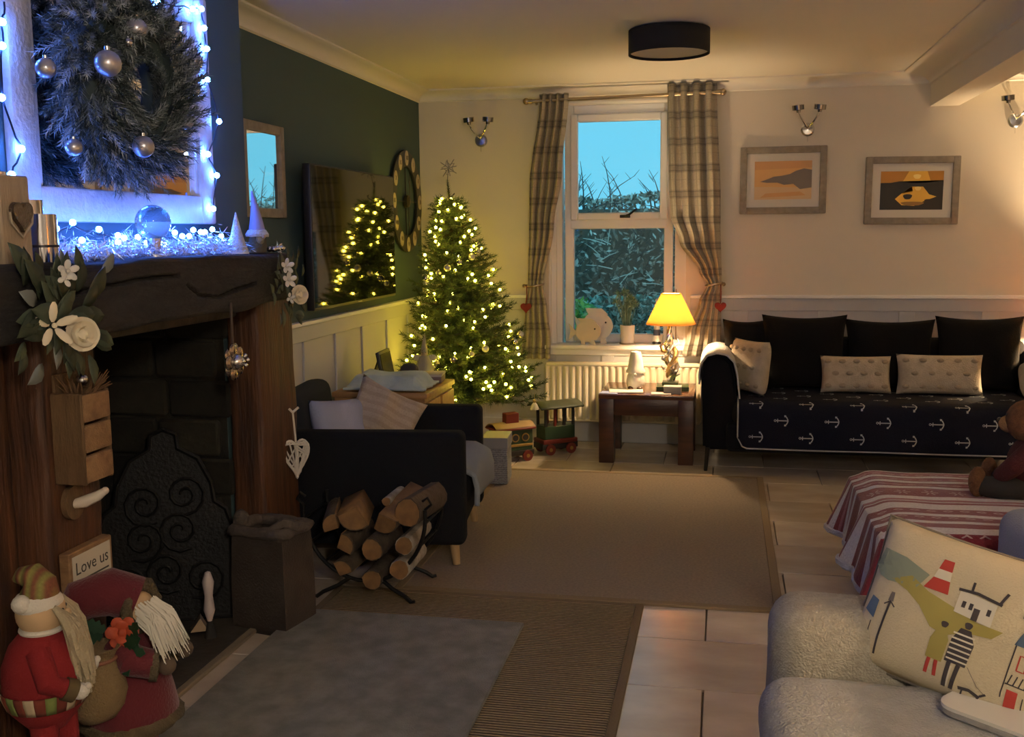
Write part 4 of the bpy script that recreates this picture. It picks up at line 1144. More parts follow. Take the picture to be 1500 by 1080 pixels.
# teddy bear sitting on the footstool
bear_m = mat('brown_bear_fur', (0.17, 0.075, 0.026), .95, var=(0.10, 0.04, 0.015), vs=40, bump=.8, bs=220)
muz = mat('tan_bear_fur', (0.33, 0.19, 0.08), .95, bump=.8, bs=220)
jump = mat('maroon_knit', (0.050, 0.006, 0.008), .95, bump=.6, bs=160)
t = thing('teddy_bear', 'brown teddy bear in maroon jumper sitting on the red blanket', 'teddy bear', (1.125, 4.00, fz + .024), radians(-25))
MB().sph((0, 0, .12), .095, (1, 1, 1.25), 20).build('jumper', jump, t)
hd = MB().sph((-.02, 0, .285), .085, (1, 1.05, .95), 20).build('head', bear_m, t)
MB().sph((-.085, 0, .268), .042, (1, 1.1, .8), 14).build('muzzle', muz, hd)
MB().sph((-.124, 0, .280), .012, (.7, 1.2, .8), 10).build('nose', black, hd)
for s in (-1, 1):
    MB().sph((.005, s * .07, .352), .032, (.6, 1, 1), 12).build('ear', bear_m, hd)
    MB().sph((-.088, s * .033, .305), .009, n=8).build('eye', black, hd)
    mb = MB(); mb.tube([(0, s * .075, .19), (-.05, s * .11, .13), (-.09, s * .085, .09)], [.036, .036, .030], 12); mb.sph((-.09, s * .085, .09), .03, n=12); mb.build('arm', jump, t)
    mb = MB(); mb.tube([(-.02, s * .06, .045), (-.10, s * .085, .042), (-.165, s * .095, .045)], [.042, .042, .036], 12); mb.build('leg', mat('dark_trouser', (.016, .014, .012), .9), t)
    MB().sph((-.170, s * .095, .058), .044, (.7, 1, 1.3), 14).build('foot', bear_m, t)
# pale grey stool end between the footstool and the cream sofa
t = thing('upholstered_stool', 'pale blue grey upholstered stool next to the footstool', 'stool', (1.11, 3.17, 0), radians(4))
mb = MB(); mb.bb((-.26, -.20, .10), (.30, .20, .56), .06, 5); mb.build('upholstery', mat('pale_blue_grey_fabric', (0.30, 0.32, 0.36), .95, bump=.5, bs=200), t)
for sx, sy in ((1, 1), (1, -1), (-1, 1), (-1, -1)): MB().cyl((sx * .21, sy * .15, 0), (sx * .21, sy * .15, .11), .014, .020, 12).build('leg', MATS['beech'], t)

# ------------------------------------------------------------------ cream sofa in the foreground
crm = mat('cream_chenille', (0.40, 0.36, 0.28), .95, var=(0.33, 0.295, 0.225), vs=60, bump=.7, bs=190)
crs = mat('cream_boucle_seat', (0.43, 0.41, 0.35), .95, var=(0.36, 0.345, 0.29), vs=18, bump=.8, bs=150)
t = thing('cream_sofa', 'cream fabric sofa with rounded arm facing the fireplace', 'sofa', (.62, 1.45, 0))
ox, oy = .62, 1.45
def softbox(lo, hi, bev, name, m, amp=.006):
    mb = MB(); mb.bb(lo, hi, bev, 5); bmesh.ops.subdivide_edges(mb.bm, edges=[e for e in mb.bm.edges if e.calc_length() > .12], cuts=5, use_grid_fill=True)
    mb.jitter(amp, 6, hash(name) % 7); return mb.build(name, m, t, ang=75)
MB().bb((.155 - ox, .42 - oy, .06), (1.05 - ox, 2.44 - oy, .30), .03, 3).build('base', crm, t)
softbox((.115 - ox, 2.235 - oy, .08), (.98 - ox, 2.46 - oy, .575), .075, 'armrest', crm)
softbox((.115 - ox, .40 - oy, .08), (.98 - ox, .62 - oy, .625), .075, 'armrest', crm)
softbox((.85 - ox, .40 - oy, .10), (1.10 - ox, 2.46 - oy, .80), .08, 'backrest', crm)
softbox((.090 - ox, 1.44 - oy, .28), (.86 - ox, 2.245 - oy, .455), .07, 'seat_cushion', crs, .010)
softbox((.090 - ox, .62 - oy, .28), (.86 - ox, 1.43 - oy, .455), .07, 'seat_cushion', crs, .010)
for x_, y_ in ((.2, .5), (.2, 2.38), (1.0, .5), (1.0, 2.38)): MB().cyl((x_ - ox, y_ - oy, 0), (x_ - ox, y_ - oy, .07), .02, .025, 12).build('foot', darkwood, t)
# printed seaside cushion leaning on the arm
A = at(1272, 972, 'z', .462)
CW, CH, CT = .43, .335, .12
ang = radians(-33); tilt = radians(24)
t = thing('seaside_cushion', 'cream cushion printed with lighthouse, cottages and a strolling couple', 'cushion', (A.x + CW / 2 * cos(ang) - .060, A.y + CW / 2 * sin(ang) + .015, .440))
t.rotation_euler = (Matrix.Rotation(ang, 3, 'Z') @ Matrix.Rotation(-tilt, 3, 'X') @ Matrix.Rotation(radians(7), 3, 'Y')).to_euler()
mb = MB(); pillow(mb, CW, CH, CT, 26, .05, .006, 3)
o = mb.build('cover', mat('cream_linen', (0.56, 0.47, 0.30), .9, bump=.25, bs=240), t, ang=75)
for v in o.data.vertices: v.co.z += CH / 2
mb = MB(); mb.tube([pillow_pt(CW, CH, CT, u, v, 1, .05) + Vector((0, 0, CH / 2)) for u, v in [(-1 + 2 * k / 20, -1) for k in range(20)] + [(1, -1 + 2 * k / 14) for k in range(14)] + [(1 - 2 * k / 20, 1) for k in range(20)] + [(-1, 1 - 2 * k / 14) for k in range(14)]], .004, 6, True)
mb.build('piping', mat('taupe_piping', (.20, .165, .12), .9), t)
PC = [mat('ink_red', (.42, .045, .03), .9), mat('ink_olive', (.34, .28, .07), .9), mat('ink_sage', (.24, .27, .19), .9), mat('ink_dark', (.05, .04, .04), .9), mat('ink_cream', (.66, .60, .46), .9), mat('ink_blue', (.08, .12, .18), .9), mat('ink_grey', (.17, .14, .12), .9)]
# image-space quad of the cushion face: corners in the photograph -> u, v
def ct(u, v, off=.0016):
    p = pillow_pt(CW, CH, CT, u * 2 - 1, v * 2 - 1, -1, .05)
    q = p * 9 + Vector((3, 0, 3)); uu, vv = u * 2 - 1, v * 2 - 1
    p.y -= .006 * noise.noise(q) * (1 - abs(uu) ** 6) * (1 - abs(vv) ** 6) + off
    p.z += CH / 2
    return p
mb = MB()
def ink(mi, poly, off=.0016):
    t_ = bmesh.new(); vs = [t_.verts.new((x, y, 0)) for x, y in poly]; t_.faces.new(vs)
    bmesh.ops.triangulate(t_, faces=t_.faces[:])
    for _ in range(2): 
        es = [e for e in t_.edges if e.calc_length() > .05]
        if es: bmesh.ops.subdivide_edges(t_, edges=es, cuts=1); bmesh.ops.triangulate(t_, faces=[f for f in t_.faces if len(f.verts) > 3])
    for v in t_.verts: v.co = ct(v.co.x, v.co.y, off)
    mb.mi = mi; mb._merge(t_)
def line(mi, pts, w, off=.002):
    mb.mi = mi; strokes(mb, [(pts, w)], lambda a, b: ct(a, b, off), 0, 0, 1)
# hills and lighthouse
ink(2, [(.03, .66), (.06, .78), (.20, .76), (.34, .70), (.30, .60), (.14, .58), (.08, .60)])
ink(1, [(.16, .60), (.26, .66), (.36, .60), (.50, .56), (.62, .52), (.74, .52), (.70, .46), (.58, .44), (.50, .38), (.42, .40), (.34, .50), (.26, .56)])
ink(0, [(.33, .62), (.45, .62), (.44, .70), (.36, .70)], .002); ink(4, [(.36, .70), (.44, .70), (.435, .76), (.37, .76)], .002); ink(0, [(.37, .76), (.435, .76), (.43, .83), (.38, .83)], .002)
# cottage on the hill
ink(4, [(.50, .54), (.68, .52), (.68, .66), (.50, .68)], .0022); line(3, [(.49, .68), (.58, .69), (.70, .67)], .018, .0026); ink(3, [(.585, .525), (.615, .525), (.615, .60), (.585, .60)], .0026)
for x in (.525, .56, .645): ink(3, [(x, .58), (x + .018, .58), (x + .018, .62), (x, .62)], .0026)
line(3, [(.55, .69), (.55, .75)], .012); line(3, [(.69, .68), (.71, .75)], .014)
# lamp post
line(3, [(.185, .10), (.185, .22), (.19, .36), (.195, .46)], .012); line(3, [(.165, .43), (.195, .46), (.225, .43)], .008); ink(6, [(.18, .46), (.21, .46), (.205, .52), (.185, .52)])
# walking couple
ink(1, [(.44, .22), (.52, .22), (.525, .36), (.50, .42), (.46, .42), (.44, .34)], .002); line(0, [(.46, .22), (.455, .12)], .018); line(0, [(.495, .22), (.50, .12)], .018); ink(3, blob(.485, .445, .017, .022), .0024)
ink(3, [(.53, .24), (.63, .24), (.64, .38), (.61, .46), (.56, .46), (.535, .38)], .002)
for k in range(6): line(4, [(.535, .262 + k * .032), (.635, .262 + k * .032)], .010, .0026)
line(3, [(.555, .24), (.55, .08)], .020); line(3, [(.60, .24), (.585, .08)], .020); ink(3, blob(.59, .485, .018, .024), .0024); line(4, [(.57, .22), (.565, .09)], .008, .0026)
# dog
line(3, [(.62, .11), (.67, .12), (.72, .10)], .020); line(3, [(.64, .11), (.635, .07)], .008); line(3, [(.71, .10), (.715, .06)], .008); line(3, [(.72, .11), (.745, .135)], .012); line(6, [(.64, .25), (.70, .16), (.74, .13)], .003)
# harbour houses at the edges
ink(2, [(.04, .06), (.14, .05), (.13, .12), (.05, .14)]); ink(5, [(.06, .36), (.13, .32), (.13, .44), (.08, .46)]); ink(6, [(.055, .22), (.075, .22), (.075, .28), (.055, .28)]); line(3, [(.12, .30), (.12, .18)], .006)
ink(5, [(.80, .48), (.985, .48), (.97, .57), (.825, .57)], .002); line(3, [(.81, .48), (.80, .05)], .006); line(3, [(.81, .25), (.98, .25)], .007)
ink(0, [(.825, .03), (.875, .03), (.875, .22), (.825, .22)], .002)
for x in (.84, .92): line(0, [(x, .34), (x + .035, .34), (x + .035, .43), (x, .43), (x, .34)], .007)
for k in range(7): line(3, [(.82 + k * .025, .25), (.83 + k * .025, .31)], .006)
ink(6, [(.80, .64), (.87, .64), (.87, .69), (.80, .69)]); line(3, [(.84, .69), (.845, .86)], .005)
line(3, [(.90, .05), (.90, .20)], .005); line(3, [(.90, .10), (.97, .12)], .006)
stuff(mb.build('printed_scene', PC, t, smooth=False))
# slim white tray on the seat
p0 = at(1382, 1022, 'z', .47); 
t = thing('slim_tray', 'slim white rounded tray with silver rim on the cream sofa seat', 'tray', (p0.x + .115, p0.y - .075, .459), radians(-40))
def rrect(w, h, r): return [(sx * (w / 2 - r) + r * cos(a), sy * (h / 2 - r) + r * sin(a)) for sx, sy, a0 in ((1, 1, 0), (-1, 1, pi / 2), (-1, -1, pi), (1, -1, 1.5 * pi)) for a in [a0 + pi / 2 * k / 6 for k in range(7)]]
MB().prism(rrect(.258, .128, .038), .012).build('rim', silver, t)
mb = MB(); mb.prism(rrect(.262, .132, .040), .007, Matrix.Translation((0, 0, .0122))); mb.build('top_surface', mat('white_shell', (.66, .62, .52), .35), t)
# ------------------------------------------------------------------ firebox and hearth
mb = MB()
mb.bb((-2.40, 2.38, 0), (-2.34, 3.58, 1.30)); mb.bb((-2.36, 2.38, 0), (BX + .0, OY0 - .0 + .0, 1.30)); mb.bb((-2.36, OY1, 0), (BX - .001, 3.58, 1.30)); mb.bb((-2.36, 2.38, OZ), (BX - .001, 3.58, OZ + .1))
fb = struct(mb.build('wall_firebox', soot, smooth=False))
bo = MB().box((0, 0, 0), (.245, .03, .135), .010, 1).build('brick', soot, fb)
bricks = []
k = 0
for rz in range(8):
    for c in range(2):
        bricks.append(((-2.34 + .135 + c * .255 + (.05 if rz % 2 else 0), OY1 - .010, .075 + rz * .147), 0))
    for c in range(4):
        bricks.append(((-2.33, OY0 + .13 + c * .255 - (.06 if rz % 2 else 0), .075 + rz * .147), pi / 2))
for i, (p, rz) in enumerate(bricks):
    b = bo if i == 0 else bo.copy()
    if i: col.objects.link(b)
    b.parent = fb; b.location = p; b.rotation_euler = (0, 0, rz + rng.gauss(0, .015))
hearthm = mat('hearth_slate', (0.035, 0.030, 0.024), .7, var=(.06, .05, .038), vs=6, bump=.4, bs=25)
h = struct(MB().bb((-2.34, OY0, -.005), (PX + .015, OY1, .014), .003, 1).build('trim_9', hearthm))
MB().bb((PX + .016, 2.2, .0), (PX + .046, OY1 + .02, .016), .004, 1).build('hearth_edging', mat('hearth_edge', (.20, .16, .11), .7, bump=.3, bs=40), h)
struct(MB().bb((BX - .10, OY0, OZ - .085), (BX + .06, OY1, OZ + .02), .012, 2).build('trim_10', mat('lintel_stone', (.085, .07, .05), .9, var=(.05, .04, .03), vs=12, bump=.6, bs=30)))

# ------------------------------------------------------------------ timber surround
MX, MZ0, MZ1, MY0, MY1 = -1.575, 1.165, 1.348, 1.62, 3.60
t = thing('fire_surround', 'heavy rustic timber fire surround with charred mantel beam', 'fireplace', (PX, 2.97, 0))
def rough_box(lo, hi, n, amp, sc, seed, cracks=None):
    lo, hi = Vector(lo), Vector(hi)
    mb = MB(); mb.bb(lo, hi, .014, 2)
    bmesh.ops.subdivide_edges(mb.bm, edges=[e for e in mb.bm.edges if e.calc_length() > .03], cuts=n, use_grid_fill=True)
    for _ in range(2):
        es = [e for e in mb.bm.edges if e.calc_length() > .035]
        if es: bmesh.ops.subdivide_edges(mb.bm, edges=es, cuts=1, use_grid_fill=True)
    bmesh.ops.triangulate(mb.bm, faces=[f for f in mb.bm.faces if len(f.verts) > 4])
    mb.jitter(amp, sc, seed)
    return mb
def post(y0, y1, seed):
    mb = rough_box((BX + .008, y0, 0), (PX, y1, MZ0 + .02), 5, .009, 5, seed)
    for v in mb.bm.verts:   # long vertical grain furrows
        if v.co.x > PX - .03: v.co.x -= .006 * max(0, noise.noise(Vector((v.co.y * 26 + seed, v.co.z * 1.2, 0))))
    return mb.build('post', postwood, t, shift=t.location, ang=60)
post(2.245, 2.477, 1.0)
post(3.49, 3.81, 4.0)
mb = rough_box((BX + .006, 1.72, 0), (BX + .055, 2.240, MZ0 + .01), 5, .006, 5, 7); mb.build('side_plank', postwood, t, shift=t.location, ang=60)
mb = rough_box((BX + .014, MY0, MZ0), (MX, MY1, MZ1), 8, .016, 4, 9)
ck = [[(90, 437), (130, 425), (215, 408), (262, 404)], [(275, 418), (292, 432), (320, 436), (345, 424), (372, 415)]]
segs = []
for c_ in ck:
    pts = [at(px, py, 'x', MX) for px, py in c_]
    segs += list(zip(pts, pts[1:]))
def crack_d(c):
    best = 9.0
    for a, b in segs:
        ab = Vector((0, b.y - a.y, b.z - a.z)); q = Vector((0, c.y - a.y, c.z - a.z)); s_ = max(0, min(1, q.dot(ab) / ab.length_squared)); best = min(best, (q - ab * s_).length)
    return best
for lim in (.05, .03, .02):
    es = [e for e in mb.bm.edges if e.calc_length() > .006 and all(v.co.x > MX - .05 for v in e.verts) and crack_d((e.verts[0].co + e.verts[1].co) / 2) < lim]
    bmesh.ops.subdivide_edges(mb.bm, edges=es, cuts=1, use_grid_fill=True)
    bmesh.ops.triangulate(mb.bm, faces=[f for f in mb.bm.faces if len(f.verts) > 4])
for v in mb.bm.verts:
    if v.co.x > MX - .05:
        for a, b in segs:
            ab = Vector((0, b.y - a.y, b.z - a.z)); ap_ = Vector((0, v.co.y - a.y, v.co.z - a.z))
            s_ = max(0, min(1, ap_.dot(ab) / ab.length_squared)); d = (ap_ - ab * s_).length
            if d < .007: v.co.x -= .030 * (1 - d / .007); break
    if v.co.z > MZ1 - .02: v.co.z = min(v.co.z, MZ1 + .002)
mb.build('mantel_beam', beamwood, t, shift=t.location, ang=60)

# cast iron fireback standing in the opening
t = thing('fireback', 'black cast iron fireback with raised scrolls inside the fireplace', 'fireback', (-1.97, 3.30, .014), radians(22))
outl = [(-.235, 0), (.235, 0), (.235, .34), (.215, .40), (.175, .43), (.165, .50), (.12, .59), (.05, .63), (.045, .68), (0, .70), (-.045, .68), (-.05, .63), (-.12, .59), (-.165, .50), (-.175, .43), (-.215, .40), (-.235, .34)]
tiltM = Matrix.Rotation(radians(-8), 4, 'X')
mb = MB(); mb.M = tiltM; mb.prism(outl, .022, Matrix.Translation((0, .011, 0)) @ Matrix.Rotation(pi / 2, 4, 'X')); mb.build('plate', iron, t)
mb = MB(); mb.M = tiltM; mb.tube([(x, -.011, z) for x, z in outl], .010, 6, True); mb.build('rim', iron, t)
for (cx, cz, s) in ((-.07, .43, 1), (.07, .46, -1), (-.08, .30, -1), (.05, .33, 1), (0, .18, 1), (-.13, .14, 1), (.13, .15, -1)):
    mb = MB(); mb.M = tiltM
    mb.tube([(cx + s * (.012 + .006 * k * .55) * cos(k * .55), -.016, cz + (.012 + .006 * k * .55) * sin(k * .55)) for k in range(22)], [.0065] * 21 + [.003], 6); mb.build('scroll', iron, t)
for s in (-1, 1): mb = MB(); mb.M = tiltM; mb.box((s * .15, .05, .10), (.03, .14, .02), .004); mb.build('foot', iron, t)
p = at(316, 858, 'z', .03)
t = thing('hearth_tool', 'white handled brush propped at the side of the hearth', 'brush', (-1.742, 3.18, .014))
mb = MB(); mb.lathe([(0, .06), (.008, .06), (.020, .10), (.014, .15), (.021, .20), (.010, .235), (0, .24)], 14); mb.build('handle', mat('bone_white', (.55, .47, .45), .5), t)
mb = MB(); mb.lathe([(0, 0), (.022, 0), (.016, .03), (.007, .062), (0, .064)], 12); mb.build('bristles', mat('dark_bristle', (.02, .018, .016), .9), t)
p = at(296, 918, 'z', .016)
t = thing('kindling', 'split pale kindling wood lying on the hearth', 'firewood', (p.x - .01, p.y, .016))
mb = MB(); mb.prism([(-.03, 0), (.03, 0), (.005, .045)], .12, Matrix.Rotation(.5, 4, 'Z') @ Matrix.Rotation(pi / 2 - .2, 4, 'X')); mb.build('split_log', mat('split_wood', (.30, .22, .14), .8, bump=.3, bs=40), t)

# ------------------------------------------------------------------ hangings on the posts
rw = mat('rustic_wood', (.30, .17, .075), .75, var=(.19, .10, .045), vs=5, stretch=(3, 8, 8), bump=.5, bs=30)
rwd = mat('rustic_wood_side', (.15, .085, .035), .8, var=(.09, .05, .02), vs=5, stretch=(8, 8, 1.5), bump=.5, bs=30)
t = thing('wooden_planter', 'rustic slatted wooden wall box hung on the fireplace post', 'wall box', (PX + .002, 2.29, .785))
dx = .088
MB().bb((0, -.012, 0), (dx, .0, .235), .003, 1).build('side_panel', rwd, t)
MB().bb((0, .10, 0), (dx, .112, .235), .003, 1).build('side_panel', rwd, t)
MB().bb((0, 0, 0), (.008, .10, .28), .002, 1).build('back_panel', rwd, t)
for k in range(3): MB().bb((dx - .012, -.006, .004 + k * .078), (dx + .004, .108, .074 + k * .078), .005, 2).build('slat', rw, t)
MB().bb((0, 0, 0), (dx - .01, .10, .01)).build('bottom_board', rwd, t, smooth=False)
mb = MB(); RT = random.Random(11)
for k in range(46):
    a = RT.uniform(0, 2 * pi); p = Vector((.045 + .02 * cos(a), .055 + .03 * sin(a), .20)); q = p + Vector((.035 * cos(a) + RT.gauss(0, .012), .04 * sin(a) + RT.gauss(.01, .015), RT.uniform(.04, .085)))
    mb.tube([p, (p + q) / 2 + Vector((0, 0, .012)), q], [.003, .0025, .0012], 4)
stuff(mb.build('dried_foliage', mat('dried_grass', (.13, .07, .03), .9), t))
MB().sph((.05, .055, .262), .016, n=14).build('silver_ball', silver, t)
p = at(112, 735, 'x', PX)
t = thing('coat_hook', 'white ceramic peg hook on a rounded wooden plate below the wall box', 'hook', (PX + .001, 2.335, .725))
pts = [(.040 * cos(a), .045 * sin(a)) for a in [2 * pi * k / 24 for k in range(24)]]
mb = MB(); mb.prism(pts, .016, Matrix(((0, 0, 1, 0), (1, 0, 0, 0), (0, 1, 0, 0), (0, 0, 0, 1)))); mb.build('back_plate', rwd, t)
mb = MB(); mb.tube([(.012, 0, -.004), (.04, .003, .002), (.075, .012, .018), (.092, .018, .030)], [.012, .016, .013, .009], 12); mb.sph((.092, .018, .03), .010, n=10); mb.build('peg', mat('ivory_ceramic', (.66, .58, .48), .4), t)
# framed sign
pa, pb_ = at(100, 830, 'x', PX + .03), at(157, 802, 'x', PX + .03)
t = thing('framed_sign', 'small white script sign in a wooden box frame on the post', 'sign', (PX + .002, 2.365, .480), 0)
t.scale = (1, .90, .92)
MB().bb((0, -.105, 0), (.030, .105, .135), .003, 1).build('frame', rw, t)
MB().bb((.0302, -.092, .012), (.0315, .092, .122)).build('face', mat('sign_white', (.55, .50, .40), .7), t, smooth=False)
mb = MB(); MT = Matrix.Translation((.0318, 0, .082)) @ Matrix(((0, 0, 1, 0), (1, 0, 0, 0), (0, 1, 0, 0), (0, 0, 0, 1)))
text_polys('Love us', .052, MT, mb, .0003)
for k, (w0, w1) in enumerate(((-.07, .08), (-.05, .05))): mb.bb((.0316, w0, .044 - k * .020), (.0320, w1, .049 - k * .020))
mb.build('lettering', mat('sign_ink', (.05, .045, .04), .8), t, smooth=False)
# silver flower ornament on a ribbon under the mantel
p = at(341, 530, 'x', MX + .01)
t = thing('flower_ornament', 'mirrored silver flower hanging by a ribbon under the mantel', 'ornament', (MX + .012, p.y, p.z - .065))
MB().bb((-.002, -.007, .09), (.002, .007, MZ0 + .03 - (p.z - .065)), .0008, 1).build('ribbon', mat('dark_ribbon', (.05, .03, .03), .6), t)
smokes = mat('smoked_silver', (.34, .29, .24), .18, 1.0)
for k in range(10):
    a = 2 * pi * k / 10
    MB().sph((.006 * (k % 2), .040 * cos(a), .065 + .040 * sin(a)), .024, (.35, 1, 1), 12).build('petal', smokes, t)
MB().sph((.012, 0, .065), .026, n=16).build('centre_ball', chrome, t)
for k in range(4): MB().sph((.036, .016 * cos(k * 1.6) + .014, .068 + .016 * sin(k * 1.6)), .007, n=10).build('bead', chrome, t)
# white wicker heart
t = thing('wicker_heart', 'white woven wicker heart hanging on the fireplace post', 'ornament', (PX + .030, 3.715, .44), radians(-50))
def heart(k, n=40, s=1.0):
    a = 2 * pi * k / n
    return Vector((0, .0031 * 16 * sin(a) ** 3 * s, .115 + (.0054 if cos(a) < .2 else .0048) * (13 * cos(a) - 5 * cos(2 * a) - 2 * cos(3 * a) - cos(4 * a)) * s + .0))
wk = mat('white_wicker', (.62, .58, .52), .8, bump=.3, bs=90)
mb = MB(); mb.tube([heart(k) for k in range(40)], .006, 6, True); mb.build('rim', wk, t)
RW_ = random.Random(4)
mb = MB()
for k in range(34):
    a, b = heart(RW_.uniform(0, 40)), heart(RW_.uniform(0, 40))
    mb.tube([a, (a + b) / 2 + Vector((RW_.choice((-1, 1)) * .012, 0, 0)), b], .0035, 5)
stuff(mb.build('woven_twigs', wk, t))
MB().tube([(0, 0, .165), (.002, -.004, .22), (0, -.008, .29)], .004, 6).build('ribbon', wk, t)
mb = MB(); mb.tube([(0, -.008, .285), (.0, -.022, .300)], .005, 6); mb.tube([(0, -.008, .285), (.0, .016, .303)], .005, 6); mb.build('bow', wk, t)

# ------------------------------------------------------------------ floral sprays
leafm = [mat('spray_leaf_dark', (.020, .032, .018), .5), mat('spray_leaf_mid', (.045, .065, .04), .5), mat('spray_leaf_frost', (.17, .19, .18), .6)]
petal_m = mat('ivory_petal', (.70, .62, .45), .7); small_m = mat('white_petal', (.62, .60, .55), .7)
def leaf_mesh(mb, p, d, L, w, up=Vector((1, 0, 0))):
    d = Vector(d).normalized(); s_ = d.cross(up).normalized(); n_ = s_.cross(d)
    pts = []
    for k in range(5):
        q = k / 4; ww = w * sin(pi * min(1, q * .92 + .08)) ; c_ = p + d * L * q + n_ * .10 * L * sin(pi * q)
        pts += [c_ - s_ * ww, c_ + n_ * ww * .25 * -1, c_ + s_ * ww]
    fs = []
    for k in range(4):
        for j in range(2): fs.append((k * 3 + j, k * 3 + j + 1, k * 3 + j + 4, k * 3 + j + 3))
    mb.raw(pts, fs)
def rose(parent, p, r, out=Vector((.8, -.5, .1))):
    B = basis(out)
    mb = MB(); mb.sph(p, r * .45, n=12)
    o = mb.build('rose', petal_m, parent)
    for ring, (n, rr, cup) in enumerate(((3, .45, .9), (5, .75, .55), (6, 1.0, .25))):
        for k in range(n):
            a = 2 * pi * k / n + ring
            m2 = MB()
            def fn(u, v, a=a, rr=rr, cup=cup):
                th = a + (u - .5) * 1.5; rad = r * rr * (.25 + .75 * v)
                return p + B @ Vector((rad * cos(th), rad * sin(th), r * (.15 + cup * v * v * .8) - r * .15 * (2 * u - 1) ** 2 * v))
            m2.grid(fn, 6, 5); pe = m2.build('petal', petal_m, o, ang=80)
    return o
def blossom(parent, p, r, out=Vector((.8, -.5, .1)), n=5, m=None, long=1.0):
    B = basis(out); mb = MB()
    mb.sph(p, r * .2, n=8); o = mb.build('blossom', m or small_m, parent)
    for k in range(n):
        a = 2 * pi * k / n + .3
        m2 = MB(); m2.sph((0, 0, 0), r * .36, (long * 1.25, .85, .3), 10)
        q = m2.build('petal', m or small_m, o)
        q.matrix_local = Matrix.Translation(p) @ B.to_4x4() @ Matrix.Rotation(a, 4, 'Z') @ Matrix.Translation((r * .55 * long, 0, 0)) @ Matrix.Rotation(-.35, 4, 'Y')
    return o
def spray(label, X, leaves_, roses, blossoms, base):
    t = thing('floral_spray', label, 'flower spray', base)
    b = Vector(base)
    for px, py, dx_, dz_, L, m in leaves_:
        mb = MB(); leaf_mesh(mb, at(px, py, 'x', X) - b, (0.10, dx_, dz_), L, L * .24); o = mb.build('leaf', leafm[m], t); solidify(o, .001)
    for px, py, r in roses: rose(t, at(px, py, 'x', X + .035) - b, r)
    for px, py, r, n, m, lg in blossoms: blossom(t, at(px, py, 'x', X + .025) - b, r, n=n, m=m, long=lg)
    mb = MB(); 
    pts = [at(px, py, 'x', X - .004) - b for px, py, *_ in leaves_[:6]]
    mb.tube(pts, .004, 6); mb.build('stem', leafm[0], t)
    return t
RL = random.Random(21)
lv = [(88, 395, 0, 1, .05, 2), (84, 420, .3, .8, .09, 1), (80, 445, -.2, 1, .09, 0), (84, 470, .4, .6, .08, 1), (92, 500, .2, -.7, .08, 0), (96, 520, 0, -1, .06, 1)]
for k in range(46):
    px, py = RL.gauss(88, 26), RL.gauss(462, 36)
    px = min(150, max(36, px)); py = min(540, max(398, py))
    a = math.atan2(-(py - 465), px - 88) + RL.gauss(0, .5)
    lv.append((px, py, cos(a), sin(a), RL.uniform(.06, .11), RL.choices((0, 1, 2), (5, 4, 2))[0]))
pz = at(88, 545, 'x', MX)
spray('large spray of ivory rose, lily and frosted leaves hung near the wall box', MX + .022, lv, [(118, 490, .042)], [(80, 477, .034, 5, petal_m, 1.7), (100, 397, .028, 5, small_m, 1.0), (96, 408, .022, 4, small_m, 1.0)], (MX + .02, pz.y, pz.z))
lv = [(408, 375, 0, -1, .05, 2), (414, 395, .2, -1, .06, 0), (418, 415, 0, -1, .06, 1), (422, 432, .3, -.8, .06, 0), (424, 445, -.3, -.8, .05, 1), (424, 455, 0, -1, .04, 0)]
for k in range(34):
    px, py = RL.gauss(420, 12), RL.gauss(425, 22)
    px = min(446, max(400, px)); py = min(460, max(380, py))
    a = math.atan2(-(py - 425), px - 420) + RL.gauss(0, .6)
    lv.append((px, py, cos(a), sin(a), RL.uniform(.04, .075), RL.choices((0, 1, 2), (6, 4, 1))[0]))
pz = at(424, 460, 'x', MX)
spray('small spray of ivory rose and white blossom at the mantel end by the television', MX + .022, lv, [(437, 432, .036)], [(421, 390, .030, 5, small_m, 1.0), (424, 410, .032, 5, small_m, 1.0), (426, 437, .022, 4, small_m, 1.0)], (MX + .02, pz.y, pz.z))

# ------------------------------------------------------------------ mirror over the mantel
mirror_m = mat('mirror_silvering', (.86, .86, .85), .015, 1.0)
MFX = BX + .034
ya, yb = at(22, 200, 'x', MFX).y, at(312, 200, 'x', MFX).y
za, zb = at(200, 327, 'x', MFX).z, 2.22
t = thing('overmantel_mirror', 'large white distressed framed mirror above the mantel', 'mirror', (BX, (ya + yb) / 2, za))
W_, H_ = yb - ya, zb - za
wf = mat('distressed_white_wood', (.62, .60, .57), .6, var=(.52, .50, .47), vs=18, bump=.5, bs=60)
fw = .095
for s in (-1, 1):
    MB().bb((.001, s * W_ / 2 - (fw if s > 0 else 0), 0), (.034, s * W_ / 2 + (fw if s < 0 else 0), H_), .008, 2).build('frame_stile', wf, t)
    z0 = 0 if s < 0 else H_ - fw
    MB().bb((.001, -W_ / 2 + fw * .98, z0), (.032, W_ / 2 - fw * .98, z0 + fw), .008, 2).build('frame_rail', wf, t)
for s in (-1, 1): MB().bb((.001, s * (W_ / 2 - fw - .012) - .012, fw), (.022, s * (W_ / 2 - fw - .012) + .012, H_ - fw), .004, 1).build('inner_bead', wf, t)
MB().bb((.002, -W_ / 2 + fw * .9, fw * .9), (.010, W_ / 2 - fw * .9, H_ - fw * .9)).build('mirror_glass', mirror_m, t, smooth=False)

